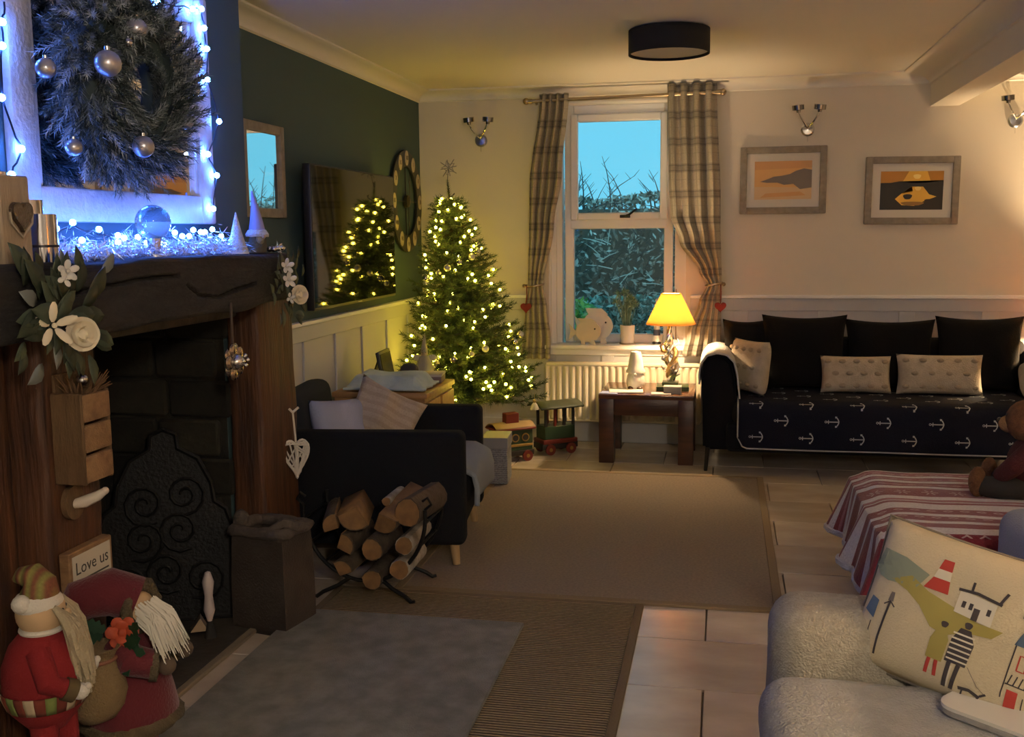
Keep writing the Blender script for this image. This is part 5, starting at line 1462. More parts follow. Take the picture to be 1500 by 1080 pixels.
# wreath hanging on the mirror
WXc = BX + .155
wc = at(183, 124, 'x', WXc)
t = thing('wreath', 'bushy frosted grey green pine wreath hanging on the overmantel mirror', 'wreath', (WXc, wc.y, wc.z))
needle_m = [mat('wreath_needle_dark', (.035, .055, .052), .7), mat('wreath_needle_grey', (.15, .18, .175), .7), mat('wreath_needle_frost', (.38, .42, .42), .7)]
def needles(n_sprig, fn, nn, L, wdt, weights):
    vs, fs, mi = [], [], []
    for k in range(n_sprig):
        p, d, ln = fn(k)
        d = d.normalized(); s_ = d.orthogonal().normalized(); q_ = d.cross(s_)
        m_ = R2.choices((0, 1, 2), weights)[0]
        for j in range(nn):
            f = j / nn; c_ = p + d * ln * f; a = j * 2.4 + k
            o_ = (s_ * cos(a) + q_ * sin(a)); tip = c_ + (o_ * .75 + d * .8).normalized() * L * R2.uniform(.7, 1.15) * (1 - .35 * f)
            w_ = (d.cross(o_)).normalized() * wdt
            b = len(vs); vs += [c_ - w_, c_ + w_, tip]; fs.append((b, b + 1, b + 2)); mi.append(m_ if R2.random() < .7 else R2.choices((0, 1, 2), weights)[0])
    me = bpy.data.meshes.new('needles'); me.from_pydata(vs, [], fs); me.polygons.foreach_set('material_index', mi); me.update()
    return me
RWc, rtb = .175, .105
def wsp(k):
    th = k * 2.39996; ph = R2.uniform(-1.9, 1.9)
    c_ = Vector((0, RWc * cos(th), RWc * sin(th))); rad = Vector((0, cos(th), sin(th))); tan = Vector((0, -sin(th), cos(th)))
    o_ = rad * cos(ph) + Vector((1, 0, 0)) * sin(ph) * (1 if ph > 0 else .8)
    if R2.random() < .32: o_ = -rad * .8 + Vector((1, 0, 0)) * .5
    return c_ + o_ * rtb * R2.uniform(.1, .75), o_ * 1.1 + tan * .8 + Vector((0, 0, -.2)), R2.uniform(.05, .105)
me = needles(1400, wsp, 48, .034, .0018, (4, 4, 1.8))
o = bpy.data.objects.new('foliage', me); [me.materials.append(m) for m in needle_m]; col.objects.link(o); o.parent = t; stuff(o)
mb = MB(); mb.tube([(0, RWc * cos(a), RWc * sin(a)) for a in [2 * pi * k / 32 for k in range(32)]], .045, 10, True); mb.jitter(.02, 20, 1); mb.build('core_ring', needle_m[0], t)
mb = MB(); mb.tube([(-.1, 0, RWc + .05), (-.09, 0, RWc + .2), (-.12, 0, H_ - (wc.z - za) - .02)], .006, 6); mb.build('hanging_ribbon', wf, t)
baub = mat('satin_silver_bauble', (.52, .50, .54), .32, .75); baubs = mat('shiny_silver_bauble', (.75, .74, .76), .08, 1.0)
_bm = {}
def bauble(loc, r, label, group, shiny=False, capm=silver):
    key = (round(r, 3), shiny)
    t_ = thing('bauble', label, 'bauble', (loc[0], loc[1], loc[2] - r), group=group)
    if key not in _bm:
        a = MB().sph((0, 0, r), r, n=20).build('ball', baubs if shiny else baub, t_)
        b = MB().cyl((0, 0, r * 1.95), (0, 0, r * 2.25), r * .22, n=10).build('cap', capm, t_)
        _bm[key] = (a.data, b.data)
    else:
        for nm, d in zip(('ball', 'cap'), _bm[key]):
            ob = bpy.data.objects.new(nm, d); col.objects.link(ob); ob.parent = t_
    return t_
for px, py, r, x_, lb in ((200, 42, .028, .10, 'matt silver bauble on the wreath beside the tiny shiny bead'), (158, 93, .033, .13, 'largest matt silver bauble at the face of the wreath'), (210, 215, .029, .12, 'matt silver bauble low on the wreath above the glass globe'),
        (270, 177, .028, .06, 'matt silver bauble at the wreath side below the shiny ones'), (67, 100, .025, .0, 'matt silver bauble at the wreath edge facing the wooden block'), (108, 216, .022, .02, 'smallest matt silver bauble low on the wreath above the chrome vases')):
    p = at(px, py, 'x', WXc + x_); bauble(p, r, lb, 'silver baubles on the wreath')
for px, py, r, x_, lb in ((284, 90, .028, .03, 'large shiny mirrored bauble on the wreath by the fairy lights'), (284, 133, .020, .03, 'medium shiny mirrored bauble on the wreath under the large one'), (188, 62, .012, .11, 'tiny shiny silver bead near the top of the wreath')):
    p = at(px, py, 'x', WXc + x_); bauble(p, r, lb, 'silver baubles on the wreath', True)

# ------------------------------------------------------------------ fairy lights on mirror and mantel
blueE = (.42, .62, 1.0)
fl_m = mat('cool_fairy_bulb', (.8, .9, 1), .4, emit=(.06, .20, 1.0), es=MIRROR_E)
cable_m = mat('dark_cable', (.010, .012, .02), .5)
def string_lights(label, path, bulbs, r, m, tubes=True, sag=.0):
    t_ = thing('string_lights', label, 'string lights', path[0])
    b = Vector(path[0])
    mb = MB()
    pts = []
    for i, (p, q) in enumerate(zip(path, path[1:])):
        for k in range(4): pts.append(Vector(p).lerp(Vector(q), k / 4) - b + Vector((.0, .004 * sin(5 * i + k), .004 * cos(3 * i + 2 * k))))
    pts.append(Vector(path[-1]) - b)
    mb.tube(pts, .0026, 5); mb.build('cable', cable_m, t_)
    ob = None
    for p in bulbs:
        if ob is None:
            ob = MB().ico((0, 0, 0), r, 2).build('bulb', m, t_); q = ob
        else:
            q = bpy.data.objects.new('bulb', ob.data); col.objects.link(q); q.parent = t_
        q.location = Vector(p) - b
    return t_
mx = MFX + .012
rp = [(231, 2), (282, 13), (295, 13), (299, 41), (303, 71.5), (304, 117), (321, 178), (304.6, 226), (317.6, 257), (312.5, 306)]
string_lights('blue white fairy lights running down the wreath mirror beside the wall corner', [at(a, b, 'x', mx) for a, b in rp], [at(a, b, 'x', mx + .004) for a, b in rp], .0095, fl_m)
lp = [(3, 32), (3, 67), (2, 143), (31, 218), (17, 256)]
string_lights('blue white fairy lights running down the mirror edge above the wooden block', [at(a, b, 'x', mx) for a, b in [(6, 5)] + lp + [(24, 282)]], [at(a, b, 'x', mx + .004) for a, b in lp], .0095, fl_m)
mp = [(79, 327), (82, 335), (106.5, 326), (145, 336), (173, 345), (182, 349), (173, 355), (202, 347.5), (233, 341), (256, 341), (267, 346), (277, 346), (283, 337), (294, 340), (300, 340), (311, 336), (324, 346), (120, 352), (215, 356), (240, 358)]
MXL = -1.690
ml = [at(a, b, 'x', MXL) for a, b in mp]
string_lights('blue white fairy lights bunched along the mantel top', [at(a, b + 6, 'x', MXL - .004) for a, b in mp[:17]], ml, .0085, fl_m)
# icy tinsel heap
tin = [mat('ice_tinsel', (.70, .72, .78), .25, .6), mat('ice_tinsel2', (.45, .50, .60), .35, .5), mat('ice_tinsel3', (.80, .80, .80), .6)]
RTi = random.Random(8)
ya_, yb_ = at(84, 370, 'x', MXL).y, at(345, 368, 'x', MXL).y
vs, fs, mi = [], [], []
for k in range(5200):
    y = RTi.uniform(ya_, yb_); hh = .045 + .02 * noise.noise(Vector((y * 9, 0, 0)))
    z = MZ1 + .004 + abs(RTi.gauss(0, .5)) * hh; x = MXL + RTi.gauss(0, .026)
    d = Vector((RTi.gauss(0, 1), RTi.gauss(0, 1), RTi.gauss(0, .8))).normalized(); e = d.orthogonal().normalized()
    L = RTi.uniform(.008, .022); b = len(vs); p = Vector((min(x, -1.60), y, max(z, MZ1 + .008)))
    vs += [p - d * L, p + e * .0016, p + d * L, p - e * .0016]; fs.append((b, b + 1, b + 2, b + 3)); mi.append(RTi.choice((0, 0, 1, 2)))
b = Vector((MXL, (ya_ + yb_) / 2, MZ1))
me = bpy.data.meshes.new('tinsel'); me.from_pydata([v - b for v in vs], [], fs); me.polygons.foreach_set('material_index', mi); [me.materials.append(m) for m in tin]; me.update()
o = bpy.data.objects.new('tinsel_garland', me); col.objects.link(o); o.location = b; stuff(o); props(o, 'icy silver tinsel heaped along the mantel top', 'tinsel')

# ------------------------------------------------------------------ ornaments on the mantel
def on_mantel(px, x): return at(px, 375, 'x', x).y
x_ = -1.655
t = thing('wooden_block', 'pale wooden block candle holder at the end of the mantel', 'candle holder', (x_, on_mantel(8, x_) - .01, MZ1))
MB().bb((-.05, -.06, 0), (.05, .045, .205), .004, 1).build('block', mat('pale_block_wood', (.40, .31, .21), .7, var=(.32, .24, .16), vs=5, stretch=(8, 8, 1), bump=.3, bs=30), t)
mb = MB(); mb.lathe([(0, .205), (.022, .205), (.022, .214), (0, .214)], 16); mb.build('candle_cup', silver, t)
t = thing('heart_plaque', 'dark silver heart hanging on the pale wooden block', 'ornament', (x_ + .058, on_mantel(8, x_) - .010, MZ1 + .075))
hpts = [(.0022 * 16 * sin(a) ** 3, .0024 * (13 * cos(a) - 5 * cos(2 * a) - 2 * cos(3 * a) - cos(4 * a)) + .04) for a in [2 * pi * k / 32 for k in range(32)]]
mb = MB(); mb.prism(hpts, .012, Matrix(((0, 0, 1, -.006), (1, 0, 0, 0), (0, 1, 0, 0), (0, 0, 0, 1)))); mb.build('heart', mat('dark_silver', (.20, .17, .15), .3, 1.0, bump=.8, bs=90), t)
mb = MB(); mb.tube([(0, x, z) for x, z in [(-.04, .045), (-.036, .02), (0, -.012), (.036, .02), (.04, .045)]], .003, 6); mb.build('cord', mat('twine', (.40, .33, .24), .8), t)
for px, xx, r, hh, lb in ((47, -1.700, .034, .155, 'taller chrome cylinder vase behind the shorter one on the mantel'), (63, -1.628, .037, .118, 'shorter ringed chrome cylinder vase on the mantel')):
    t = thing('chrome_vase', lb, 'vase', (xx, on_mantel(px, xx), MZ1))
    ch = mat('smoky_chrome', (.50, .50, .54), .10, 1.0)
    MB().lathe([(0, 0), (r, 0), (r, hh), (r - .004, hh), (r - .004, .01), (0, .01)], 32).build('cylinder', ch, t)
    MB().lathe([(r - .001, .038), (r + .0025, .038), (r + .0025, .044), (r - .001, .044)], 32).build('ring', mat('black_ring', (.02, .02, .03), .3, .5), t)
xx = -1.665
p = at(224, 326, 'x', xx)
t = thing('glass_globe', 'clear blue glass globe on a stand among the mantel fairy lights', 'globe', (xx, p.y, MZ1))
gg = mat('blue_globe_glass', (.45, .72, .95), .04, .0, trans=.85, spec=.6)
MB().sph((0, 0, p.z - MZ1), .052, n=28).build('globe', gg, t)
MB().lathe([(0, 0), (.036, 0), (.034, .010), (.018, .022), (.022, p.z - MZ1 - .046), (0, p.z - MZ1 - .044)], 24).build('stand', silver, t)
xx = -1.650
t = thing('cone_tree', 'little white glitter cone tree on the mantel', 'ornament', (xx, on_mantel(348, xx), MZ1))
mb = MB(); mb.lathe([(0, 0), (.036, 0), (.036, .006), (.018, .075), (.002, .142), (0, .143)], 24); mb.jitter(.003, 90, 3); mb.build('cone', mat('white_glitter', (.62, .62, .66), .5, bump=1.0, bs=200), t)
MB().lathe([(0, 0), (.040, 0), (.040, .005), (0, .005)], 20).build('base', white, t)
xx = -1.650
t = thing('gnome_ornament', 'small gnome with tall lilac hat at the mantel end', 'figurine', (xx, on_mantel(378, xx), MZ1))
MB().lathe([(0, 0), (.030, 0), (.034, .02), (.030, .05), (.02, .065), (0, .066)], 20).build('body', mat('gnome_brown', (.10, .085, .055), .9, bump=.6, bs=120), t)
MB().sph((.018, -.016, .048), .016, (1, 1, 1.3), 12).build('beard', mat('gnome_beard', (.34, .29, .18), .9, bump=.8, bs=150), t)
mb = MB(); mb.lathe([(0, .058), (.040, .058), (.042, .066), (.032, .082), (.0, .084)], 20); mb.jitter(.003, 60, 1); mb.build('hat_brim', mat('white_fur', (.60, .60, .62), 1.0, bump=1, bs=200), t)
mb = MB(); mb.tube([(0, 0, .078), (-.002, .001, .12), (-.006, .0, .17), (-.012, -.004, .22)], [.030, .022, .012, .003], 16); mb.build('hat', mat('lilac_felt', (.28, .27, .46), .9), t)
MB().sph((.034, -.020, .058), .008, n=10).build('nose', mat('gnome_nose', (.5, .34, .24), .6), t)
xx = -1.615
for k, (px, py) in enumerate(((382, 357), (398, 350), (406, 355), (401, 362), (414, 349), (408, 346), (392, 360))):
    p = at(px, py, 'x', xx + .01 * (k % 2))
t = thing('berry_pick', 'cluster of shiny silver berries at the mantel end', 'decoration', (xx, on_mantel(402, xx), MZ1))
for k in range(9):
    a = k * 2.4; MB().sph((.012 * cos(a), -.03 + .009 * k, .012 + .018 * abs(sin(a * 1.3))), .0105, n=12).build('berry', baubs, t)
for k in range(6):
    mb = MB(); a = k * 1.05; leaf_mesh(mb, Vector((0, .02, .012)), (.3 * cos(a), .6 + .3 * sin(a), .5 * sin(a * 2) + .05), .045, .008); mb.build('leaf', tin[0], t)
# ------------------------------------------------------------------ television
t = thing('television', 'large flat black television hung on the teal wall', 'television', (XL + .03, 5.315, 1.045))
MB().bb((.035, -.635, 0), (.075, .635, .705), .006, 2).build('casing', black, t)
MB().bb((.0752, -.627, .014), (.0764, .627, .697)).build('screen', mat('tv_screen', (.006, .006, .006), .045, coat=.3), t, smooth=False)
MB().bb((-.029, -.18, .22), (.036, .18, .48), .006, 1).build('wall_bracket', iron, t)
MB().bb((.076, -.03, .004), (.079, .03, .009), .001, 1).build('logo_strip', mat('tv_logo', (.3, .3, .3), .3, .8), t)
# ------------------------------------------------------------------ skeleton clock
t = thing('wall_clock', 'black skeleton clock with cream roman numeral plaques above the television corner', 'clock', (XL + .002, 6.485, 1.62))
CM = Matrix(((0, 0, 1, 0), (1, 0, 0, 0), (0, 1, 0, 0), (0, 0, 0, 1)))     # local XY drawn on the wall plane, Z out into the room
def ring(r0, r1, h, n=56):
    mb = MB(); mb.M = CM
    mb.lathe([(r0, .010), (r1, .010), (r1, .010 + h), (r0, .010 + h), (r0, .010)], n)
    return mb
def flat_ring(r0, r1, z0, z1, n=56):
    mb = MB(); vs, fs = [], []
    for k in range(n):
        a = 2 * pi * k / n
        for r, z in ((r0, z0), (r1, z0), (r1, z1), (r0, z1)): vs.append(CM @ Vector((r * cos(a), r * sin(a), z)))
    for k in range(n):
        for j in range(4): fs.append((k * 4 + j, k * 4 + (j + 1) % 4, ((k + 1) % n) * 4 + (j + 1) % 4, ((k + 1) % n) * 4 + j))
    return mb.raw(vs, fs)
flat_ring(.222, .325, .008, .022).build('dial_ring', black, t)
plaque = mat('cream_plaque', (.50, .42, .32), .6, var=(.40, .33, .25), vs=20)
rom = ['XII', 'I', 'II', 'III', 'IIII', 'V', 'VI', 'VII', 'VIII', 'IX', 'X', 'XI']
for k in range(12):
    a = pi / 2 - k * pi / 6
    M = CM @ Matrix.Translation((.276 * cos(a), .276 * sin(a), .022)) 
    mb = MB(); mb.M = M; mb.prism([(.033 * cos(b), .047 * sin(b)) for b in [2 * pi * j / 20 for j in range(20)]], .005); pl = mb.build('plaque', plaque, t)
    mb = MB(); text_polys(rom[k], .040, M @ Matrix.Translation((0, 0, .0056)), mb, .0004); mb.build('numeral', black, pl, smooth=False)
mb = MB(); mb.M = CM; mb.lathe([(0, .008), (.040, .008), (.040, .03), (.02, .04), (0, .04)], 24); mb.build('movement', mat('clock_bronze', (.05, .045, .02), .4, .5), t)
for s, L in ((1, .185), (-1, .22)):
    mb = MB(); mb.M = CM; mb.prism([(-.006, 0), (.006, 0), (.005, s * L * .55), (.016, s * L * .66), (.004, s * L * .78), (0, s * L), (-.004, s * L * .78), (-.016, s * L * .66), (-.005, s * L * .55)][::s], .003, Matrix.Translation((0, 0, .034 + .004 * s))); mb.build('hand', black, t)
for a in (0, pi / 2 + .0, pi, 3 * pi / 2):
    mb = MB(); mb.M = CM @ Matrix.Rotation(a, 4, 'Z'); mb.bb((.03, -.004, .009), (.225, .004, .015)); mb.build('spoke', black, t, smooth=False)
# ------------------------------------------------------------------ small mirror on the teal wall
t = thing('wall_mirror', 'small grey wood framed mirror on the teal wall beside the chimney', 'mirror', (XL + .001, 4.365, 1.49))
W_, H_, fw = .43, .417, .042
for s in (-1, 1):
    MB().bb((0, s * W_ / 2 - (fw if s > 0 else 0), 0), (.026, s * W_ / 2 + (fw if s < 0 else 0), H_), .005, 2).build('frame_stile', frame_m, t)
    z0 = 0 if s < 0 else H_ - fw
    MB().bb((0, -W_ / 2 + fw * .98, z0), (.025, W_ / 2 - fw * .98, z0 + fw), .005, 2).build('frame_rail', frame_m, t)
MB().bb((.002, -W_ / 2 + .02, .02), (.012, W_ / 2 - .02, H_ - .02)).build('mirror_glass', mirror_m, t, smooth=False)

# ------------------------------------------------------------------ Christmas tree
TB, TT = Vector((-1.535, 6.30, 0)), Vector((-1.690, 6.30, 1.725))
tree = thing('christmas_tree', 'green artificial Christmas tree in the corner beside the window', 'Christmas tree', TB)
R3 = random.Random(17)
trunk_m = mat('tree_trunk', (.05, .03, .018), .8)
mb = MB(); mb.tube([Vector((0, 0, .05)), (TT - TB) * .5, (TT - TB) * .98], [.022, .016, .006], 8); mb.build('trunk', trunk_m, tree)
for k in range(4):
    a = k * pi / 2 + .4
    mb = MB(); mb.tube([(0, 0, .10), (.10 * cos(a), .10 * sin(a), .06), (.20 * cos(a), .20 * sin(a), .008)], .009, 6); mb.build('stand_leg', iron, tree)
def tree_r(z):
    f = (z - .33) / (1.725 - .33)
    return max(.02, .47 * (1 - f) ** .85 + .015)
branches = []
mbw = MB()
nv, nf, nmi = [], [], []
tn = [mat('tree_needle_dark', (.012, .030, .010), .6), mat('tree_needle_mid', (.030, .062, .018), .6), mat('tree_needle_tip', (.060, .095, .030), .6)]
NB = 330
for k in range(NB):
    f = (k / NB) ** 1.15
    z = lerp(.40, 1.62, f)
    a = k * 2.39996 + R3.gauss(0, .15)
    L = tree_r(z) * R3.uniform(.80, 1.10)
    root = TB.lerp(TT, z / 1.725)
    d = Vector((cos(a), sin(a), 0))
    # stay off the two walls
    if d.x < 0: L = min(L, (root.x - XL - .07) / max(1e-3, -d.x))
    if d.y > 0: L = min(L, (D - .10 - root.y) / max(1e-3, d.y))
    pts = [root + d * L * s + Vector((0, 0, -.10 * L * sin(s * pi * .8) + (.16 * L) * s ** 2 - .06 * L * s)) for s in (0, .25, .5, .75, 1)]
    branches.append(pts)
    mbw.tube([p - TB for p in pts], [.005, .0045, .004, .003, .002], 4)
    nt_ = max(3, int(L / .032))
    for j in range(nt_):
        s = (j + .6) / nt_
        i = min(3, int(s * 4)); c_ = pts[i].lerp(pts[i + 1], s * 4 - i); dr = (pts[i + 1] - pts[i]).normalized()
        side = dr.cross(Vector((0, 0, 1))).normalized()
        for sg_ in (-1, 1):
            td = (dr * .8 + side * sg_ * R3.uniform(.5, 1.0) + Vector((0, 0, R3.gauss(.1, .3)))).normalized()
            if j == nt_ - 1 and sg_ == 1: td = dr
            tl = R3.uniform(.04, .085) * (1.1 - .4 * s)
            o1 = td.orthogonal().normalized(); o2 = td.cross(o1)
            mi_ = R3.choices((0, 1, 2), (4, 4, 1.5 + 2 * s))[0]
            for q in range(17):
                g_ = q / 17; b_ = c_ + td * tl * g_; an = q * 2.4
                oo = o1 * cos(an) + o2 * sin(an); tip = b_ + (oo * .8 + td * .7).normalized() * R3.uniform(.022, .036)
                ww = td.cross(oo).normalized() * .0027
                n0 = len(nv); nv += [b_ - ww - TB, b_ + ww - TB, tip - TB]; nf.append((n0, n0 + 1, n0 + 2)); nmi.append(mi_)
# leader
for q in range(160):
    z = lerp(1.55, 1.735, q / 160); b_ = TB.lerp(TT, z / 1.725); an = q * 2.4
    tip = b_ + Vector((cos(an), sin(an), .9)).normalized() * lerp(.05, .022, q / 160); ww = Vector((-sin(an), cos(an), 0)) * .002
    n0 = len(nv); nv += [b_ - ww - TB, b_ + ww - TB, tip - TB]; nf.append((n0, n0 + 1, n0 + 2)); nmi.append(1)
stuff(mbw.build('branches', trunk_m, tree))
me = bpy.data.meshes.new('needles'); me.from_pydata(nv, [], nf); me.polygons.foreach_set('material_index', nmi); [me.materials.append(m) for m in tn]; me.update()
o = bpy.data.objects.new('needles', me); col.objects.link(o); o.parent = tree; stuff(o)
# warm lights wound round the tree
tl_m = mat('warm_fairy_bulb', (1, .9, .5), .4, emit=(1.0, .70, .05), es=TREE_E)
bul = []
for i in range(0, NB):
    pts = branches[i]; dv = (pts[4] - pts[0]); 
    face = dv.normalized().dot(Vector((.25, -.97, 0)))
    if face < -.35 and R3.random() < .6: continue
    if R3.random() < .60:
        s = R3.uniform(.80, 1.0) * 4; j = min(3, int(s)); bul.append(pts[j].lerp(pts[j + 1], s - j) + Vector((.004, -.012, .014)))
bul.sort(key=lambda p: p.z)
for px, py in ((712, 560), (716, 566), (720, 572), (708, 570), (724, 560), (683, 552), (690, 556), (688, 545), (741, 563)):
    bul.append(at(px, py, 'y', 5.98))
spath = []
for k in range(140):
    s = k / 139; z = lerp(.42, 1.66, s); a = s * 2 * pi * 9
    r_ = tree_r(z) * .72; c_ = TB.lerp(TT, z / 1.725)
    p = c_ + Vector((cos(a), sin(a), 0)) * r_; p.x = max(p.x, XL + .06); p.y = min(p.y, D - .08); spath.append(p)
string_lights('warm yellow fairy lights wound round the Christmas tree', spath, bul, .0088, tl_m)
# baubles and small hangings on the tree
bi = 0
for i in range(3, NB, 8):
    pts = branches[i]
    if (pts[4] - pts[0]).normalized().dot(Vector((.25, -.97, 0))) < .05: continue
    sh = bi % 3 == 0
    bauble(pts[4] + Vector((0, -.004, -.03)), .022 if bi % 2 else .018, 'shiny silver bauble hanging on the Christmas tree' if sh else 'matt silver bauble hanging on the Christmas tree', 'shiny baubles on the tree' if sh else 'matt baubles on the tree', sh)
    bi += 1
fab = mat('grey_felt', (.33, .32, .28), .95, bump=.4, bs=120)
p = at(622, 545, 'y', 5.93)
t = thing('angel_ornament', 'grey felt angel with pointed hat hung low on the tree', 'ornament', (p.x, p.y, p.z))
MB().lathe([(0, 0), (.055, 0), (.058, .02), (.03, .09), (.018, .10), (0, .10)], 20).build('skirt', fab, t)
MB().sph((0, 0, .112), .022, n=14).build('head', mat('felt_skin', (.45, .36, .28), .9), t)
MB().tube([(0, 0, .12), (0, .003, .17), (.004, .006, .235)], [.023, .014, .002], 14).build('hat', fab, t)
for s in (-1, 1): mb = MB(); mb.sph((s * .045, .015, .085), .026, (1.2, .25, .8), 12); mb.build('wing', mat('felt_white', (.5, .48, .42), .95), t)
p = at(783, 600, 'y', 6.12)
t = thing('bell_ornament', 'little white bell cluster hanging from the lowest tree branch', 'ornament', (p.x, p.y, p.z))
MB().lathe([(0, 0), (.026, 0), (.027, .008), (.018, .03), (.008, .042), (0, .044)], 16).build('bell', mat('bell_white', (.55, .52, .42), .5), t)
MB().sph((0, 0, .052), .012, n=10).build('bead', gold, t)
MB().tube([(0, 0, .05), (.0, .004, .10)], .0015, 5).build('thread', gold, t)
# wire star at the top
p = at(657, 246, 'y', 6.26)
t = thing('star_topper', 'pale wire star tree topper above the Christmas tree', 'star', (TT.x, 6.29, 1.725))
sc_ = Vector((p.x - TT.x, p.y - 6.29, p.z - 1.725))
mb = MB(); mb.tube([Vector((0, 0, -.02)), sc_ * .6, sc_], .0022, 5); mb.build('stem', silver, t)
sm = mat('star_wire', (.36, .34, .33), .4, .6)
for k in range(4):
    a = k * pi / 4 + .2; d = Vector((cos(a), .1, sin(a))) * (.062 if k % 2 else .05)
    mb = MB(); mb.tube([sc_ - d, sc_ + d], .003, 6); mb.build('ray', sm, t)
mb = MB(); mb.tube([sc_ + Vector((cos(a), 0, sin(a))) * (.045 if k % 2 else .022) for k, a in [(k, k * pi / 5) for k in range(10)]], .003, 6, True); mb.build('star_outline', sm, t)

# ------------------------------------------------------------------ decorative train under the tree
tg = mat('train_green', (.018, .045, .020), .45); tr = mat('train_red', (.14, .018, .012), .45); tk = mat('train_black', (.012, .012, .012), .5); tgold = mat('train_gold', (.34, .22, .06), .4, .5); troof = mat('train_roof', (.045, .055, .035), .6); tcream = mat('train_cream', (.36, .25, .13), .7)
def wheels(t_, xs, w, r):
    for x in xs:
        for s in (-1, 1):
            mb = MB(); mb.cyl((x, s * w, r), (x, s * (w + .014), r), r, n=18); wl = mb.build('wheel', tr, t_)
            MB().cyl((x, s * (w + .014), r), (x, s * (w + .018), r), r * .35, n=10).build('hub', tgold, wl)
a_tr = radians(38)
c_ = at(808, 655, 'z', 0)
t = thing('toy_train_cab', 'green roofed toy train cab wagon with open windows by the radiator', 'toy train', (-1.045, 6.47, 0), a_tr)
MB().bb((-.13, -.065, .035), (.13, .065, .075), .006, 2).build('chassis', tk, t)
MB().bb((-.125, -.070, .070), (.125, .070, .100), .006, 2).build('footplate', tr, t)
MB().bb((-.11, -.06, .098), (.11, .06, .185), .004, 1).build('lower_wall', tg, t)
for sx in (-1, -.33, .33, 1):
    for sy in (-1, 1): MB().bb((sx * .10 - .009, sy * .053 - .007, .183), (sx * .10 + .009, sy * .053 + .007, .305), .002, 1).build('pillar', tr if sx == -.33 else tk, t)
mb = MB()
mb.grid(lambda u, v: (lerp(-.155, .155, u), lerp(-.10, .10, v), .305 + .030 * (1 - (2 * v - 1) ** 2)), 4, 14); solidify(mb.build('roof', troof, t, ang=70), .010)
wheels(t, (-.075, .075), .062, .035)
t = thing('toy_train_coach', 'green and red toy train coach with round windows before the tree', 'toy train', (-1.285, 6.20, 0), a_tr)
MB().bb((-.13, -.070, .035), (.13, .070, .070), .006, 2).build('chassis', tk, t)
MB().bb((-.122, -.064, .068), (.122, .064, .200), .004, 1).build('body', tg, t)
for x in (-.07, 0, .07):
    for s in (-1, 1):
        mb = MB(); mb.cyl((x, s * .062, .150), (x, s * .068, .150), .026, n=18); wn = mb.build('window_surround', tgold, t)
        MB().cyl((x, s * .066, .150), (x, s * .070, .150), .019, n=18).build('window_pane', tk, wn)
for s in (-1, 1): MB().bb((-.12, s * .066 - .003, .095), (.12, s * .066 + .003, .110), .001, 1).build('gold_stripe', tgold, t)
MB().bb((-.14, -.082, .200), (.14, .082, .214), .004, 1).build('roof_edge', tr, t)
mb = MB(); mb.grid(lambda u, v: (lerp(-.135, .135, u), lerp(-.076, .076, v), .214 + .026 * (1 - (2 * v - 1) ** 2)), 4, 12); solidify(mb.build('roof', tcream, t, ang=70), .006)
MB().bb((-.045, -.03, .236), (.045, .03, .300), .004, 1).build('roof_lantern', tr, t)
wheels(t, (-.08, .08), .066, .034)
t = thing('toy_train_tender', 'red and black toy train tender half behind the grey gift box', 'toy train', (-1.46, 5.985, 0), a_tr)
MB().bb((-.11, -.068, .035), (.11, .068, .075), .006, 2).build('chassis', tk, t)
MB().bb((-.10, -.064, .073), (.10, .064, .165), .004, 1).build('body', tr, t)
MB().bb((-.11, -.070, .163), (.11, .070, .178), .003, 1).build('rim', tgold, t)
mb = MB(); mb.cyl((.02, 0, .175), (.02, 0, .26), .022, .028, 16); mb.build('chimney', tk, t)
wheels(t, (-.065, .065), .064, .034)

# ------------------------------------------------------------------ log cradle
LC = Vector((-1.335, 3.77, 0.012))
t = thing('log_cradle', 'black wrought iron log cradle beside the armchair', 'log basket', LC)
def arc(y, r0=.245, zc=.335, a0=-.10, a1=pi + .10):
    return [(r0 * cos(a), y, zc - .265 * sin(a)) for a in [lerp(a0, a1, k / 24) for k in range(25)]]
for y in (-.12, .12):
    MB().tube(arc(y), .008, 8).build('hoop', iron, t)
    for s in (-1, 1):
        MB().tube([(s * .06, y, .082), (s * .11, y * 1.1, .05), (s * .165, y * 1.2, .026), (s * .19, y * 1.25, .008), (s * .205, y * 1.28, .012)], [.008, .008, .008, .008, .006], 8).build('leg', iron, t)
for k in range(9):
    a = lerp(.1, pi - .1, k / 8); x, z = .245 * cos(a), .335 - .265 * sin(a)
    MB().cyl((x, -.12, z), (x, .12, z), .005, n=8).build('crossbar', iron, t)
for s in (-1, 1): MB().tube([(s * .244, -.12, .362), (s * .27, -.12, .385), (s * .255, -.12, .41), (s * .235, -.12, .395)], .006, 8).build('curl', iron, t)
bark = mat('log_bark', (.060, .040, .026), .95, var=(.10, .075, .05), vs=14, bump=.9, bs=40)
endw = mat('log_cut_wood', (.26, .14, .05), .8, var=(.16, .085, .035), vs=20, bump=.3, bs=50)
pale_b = mat('birch_bark', (.42, .39, .34), .9, var=(.16, .13, .10), vs=16, bump=.5, bs=40)
RLg = random.Random(2)
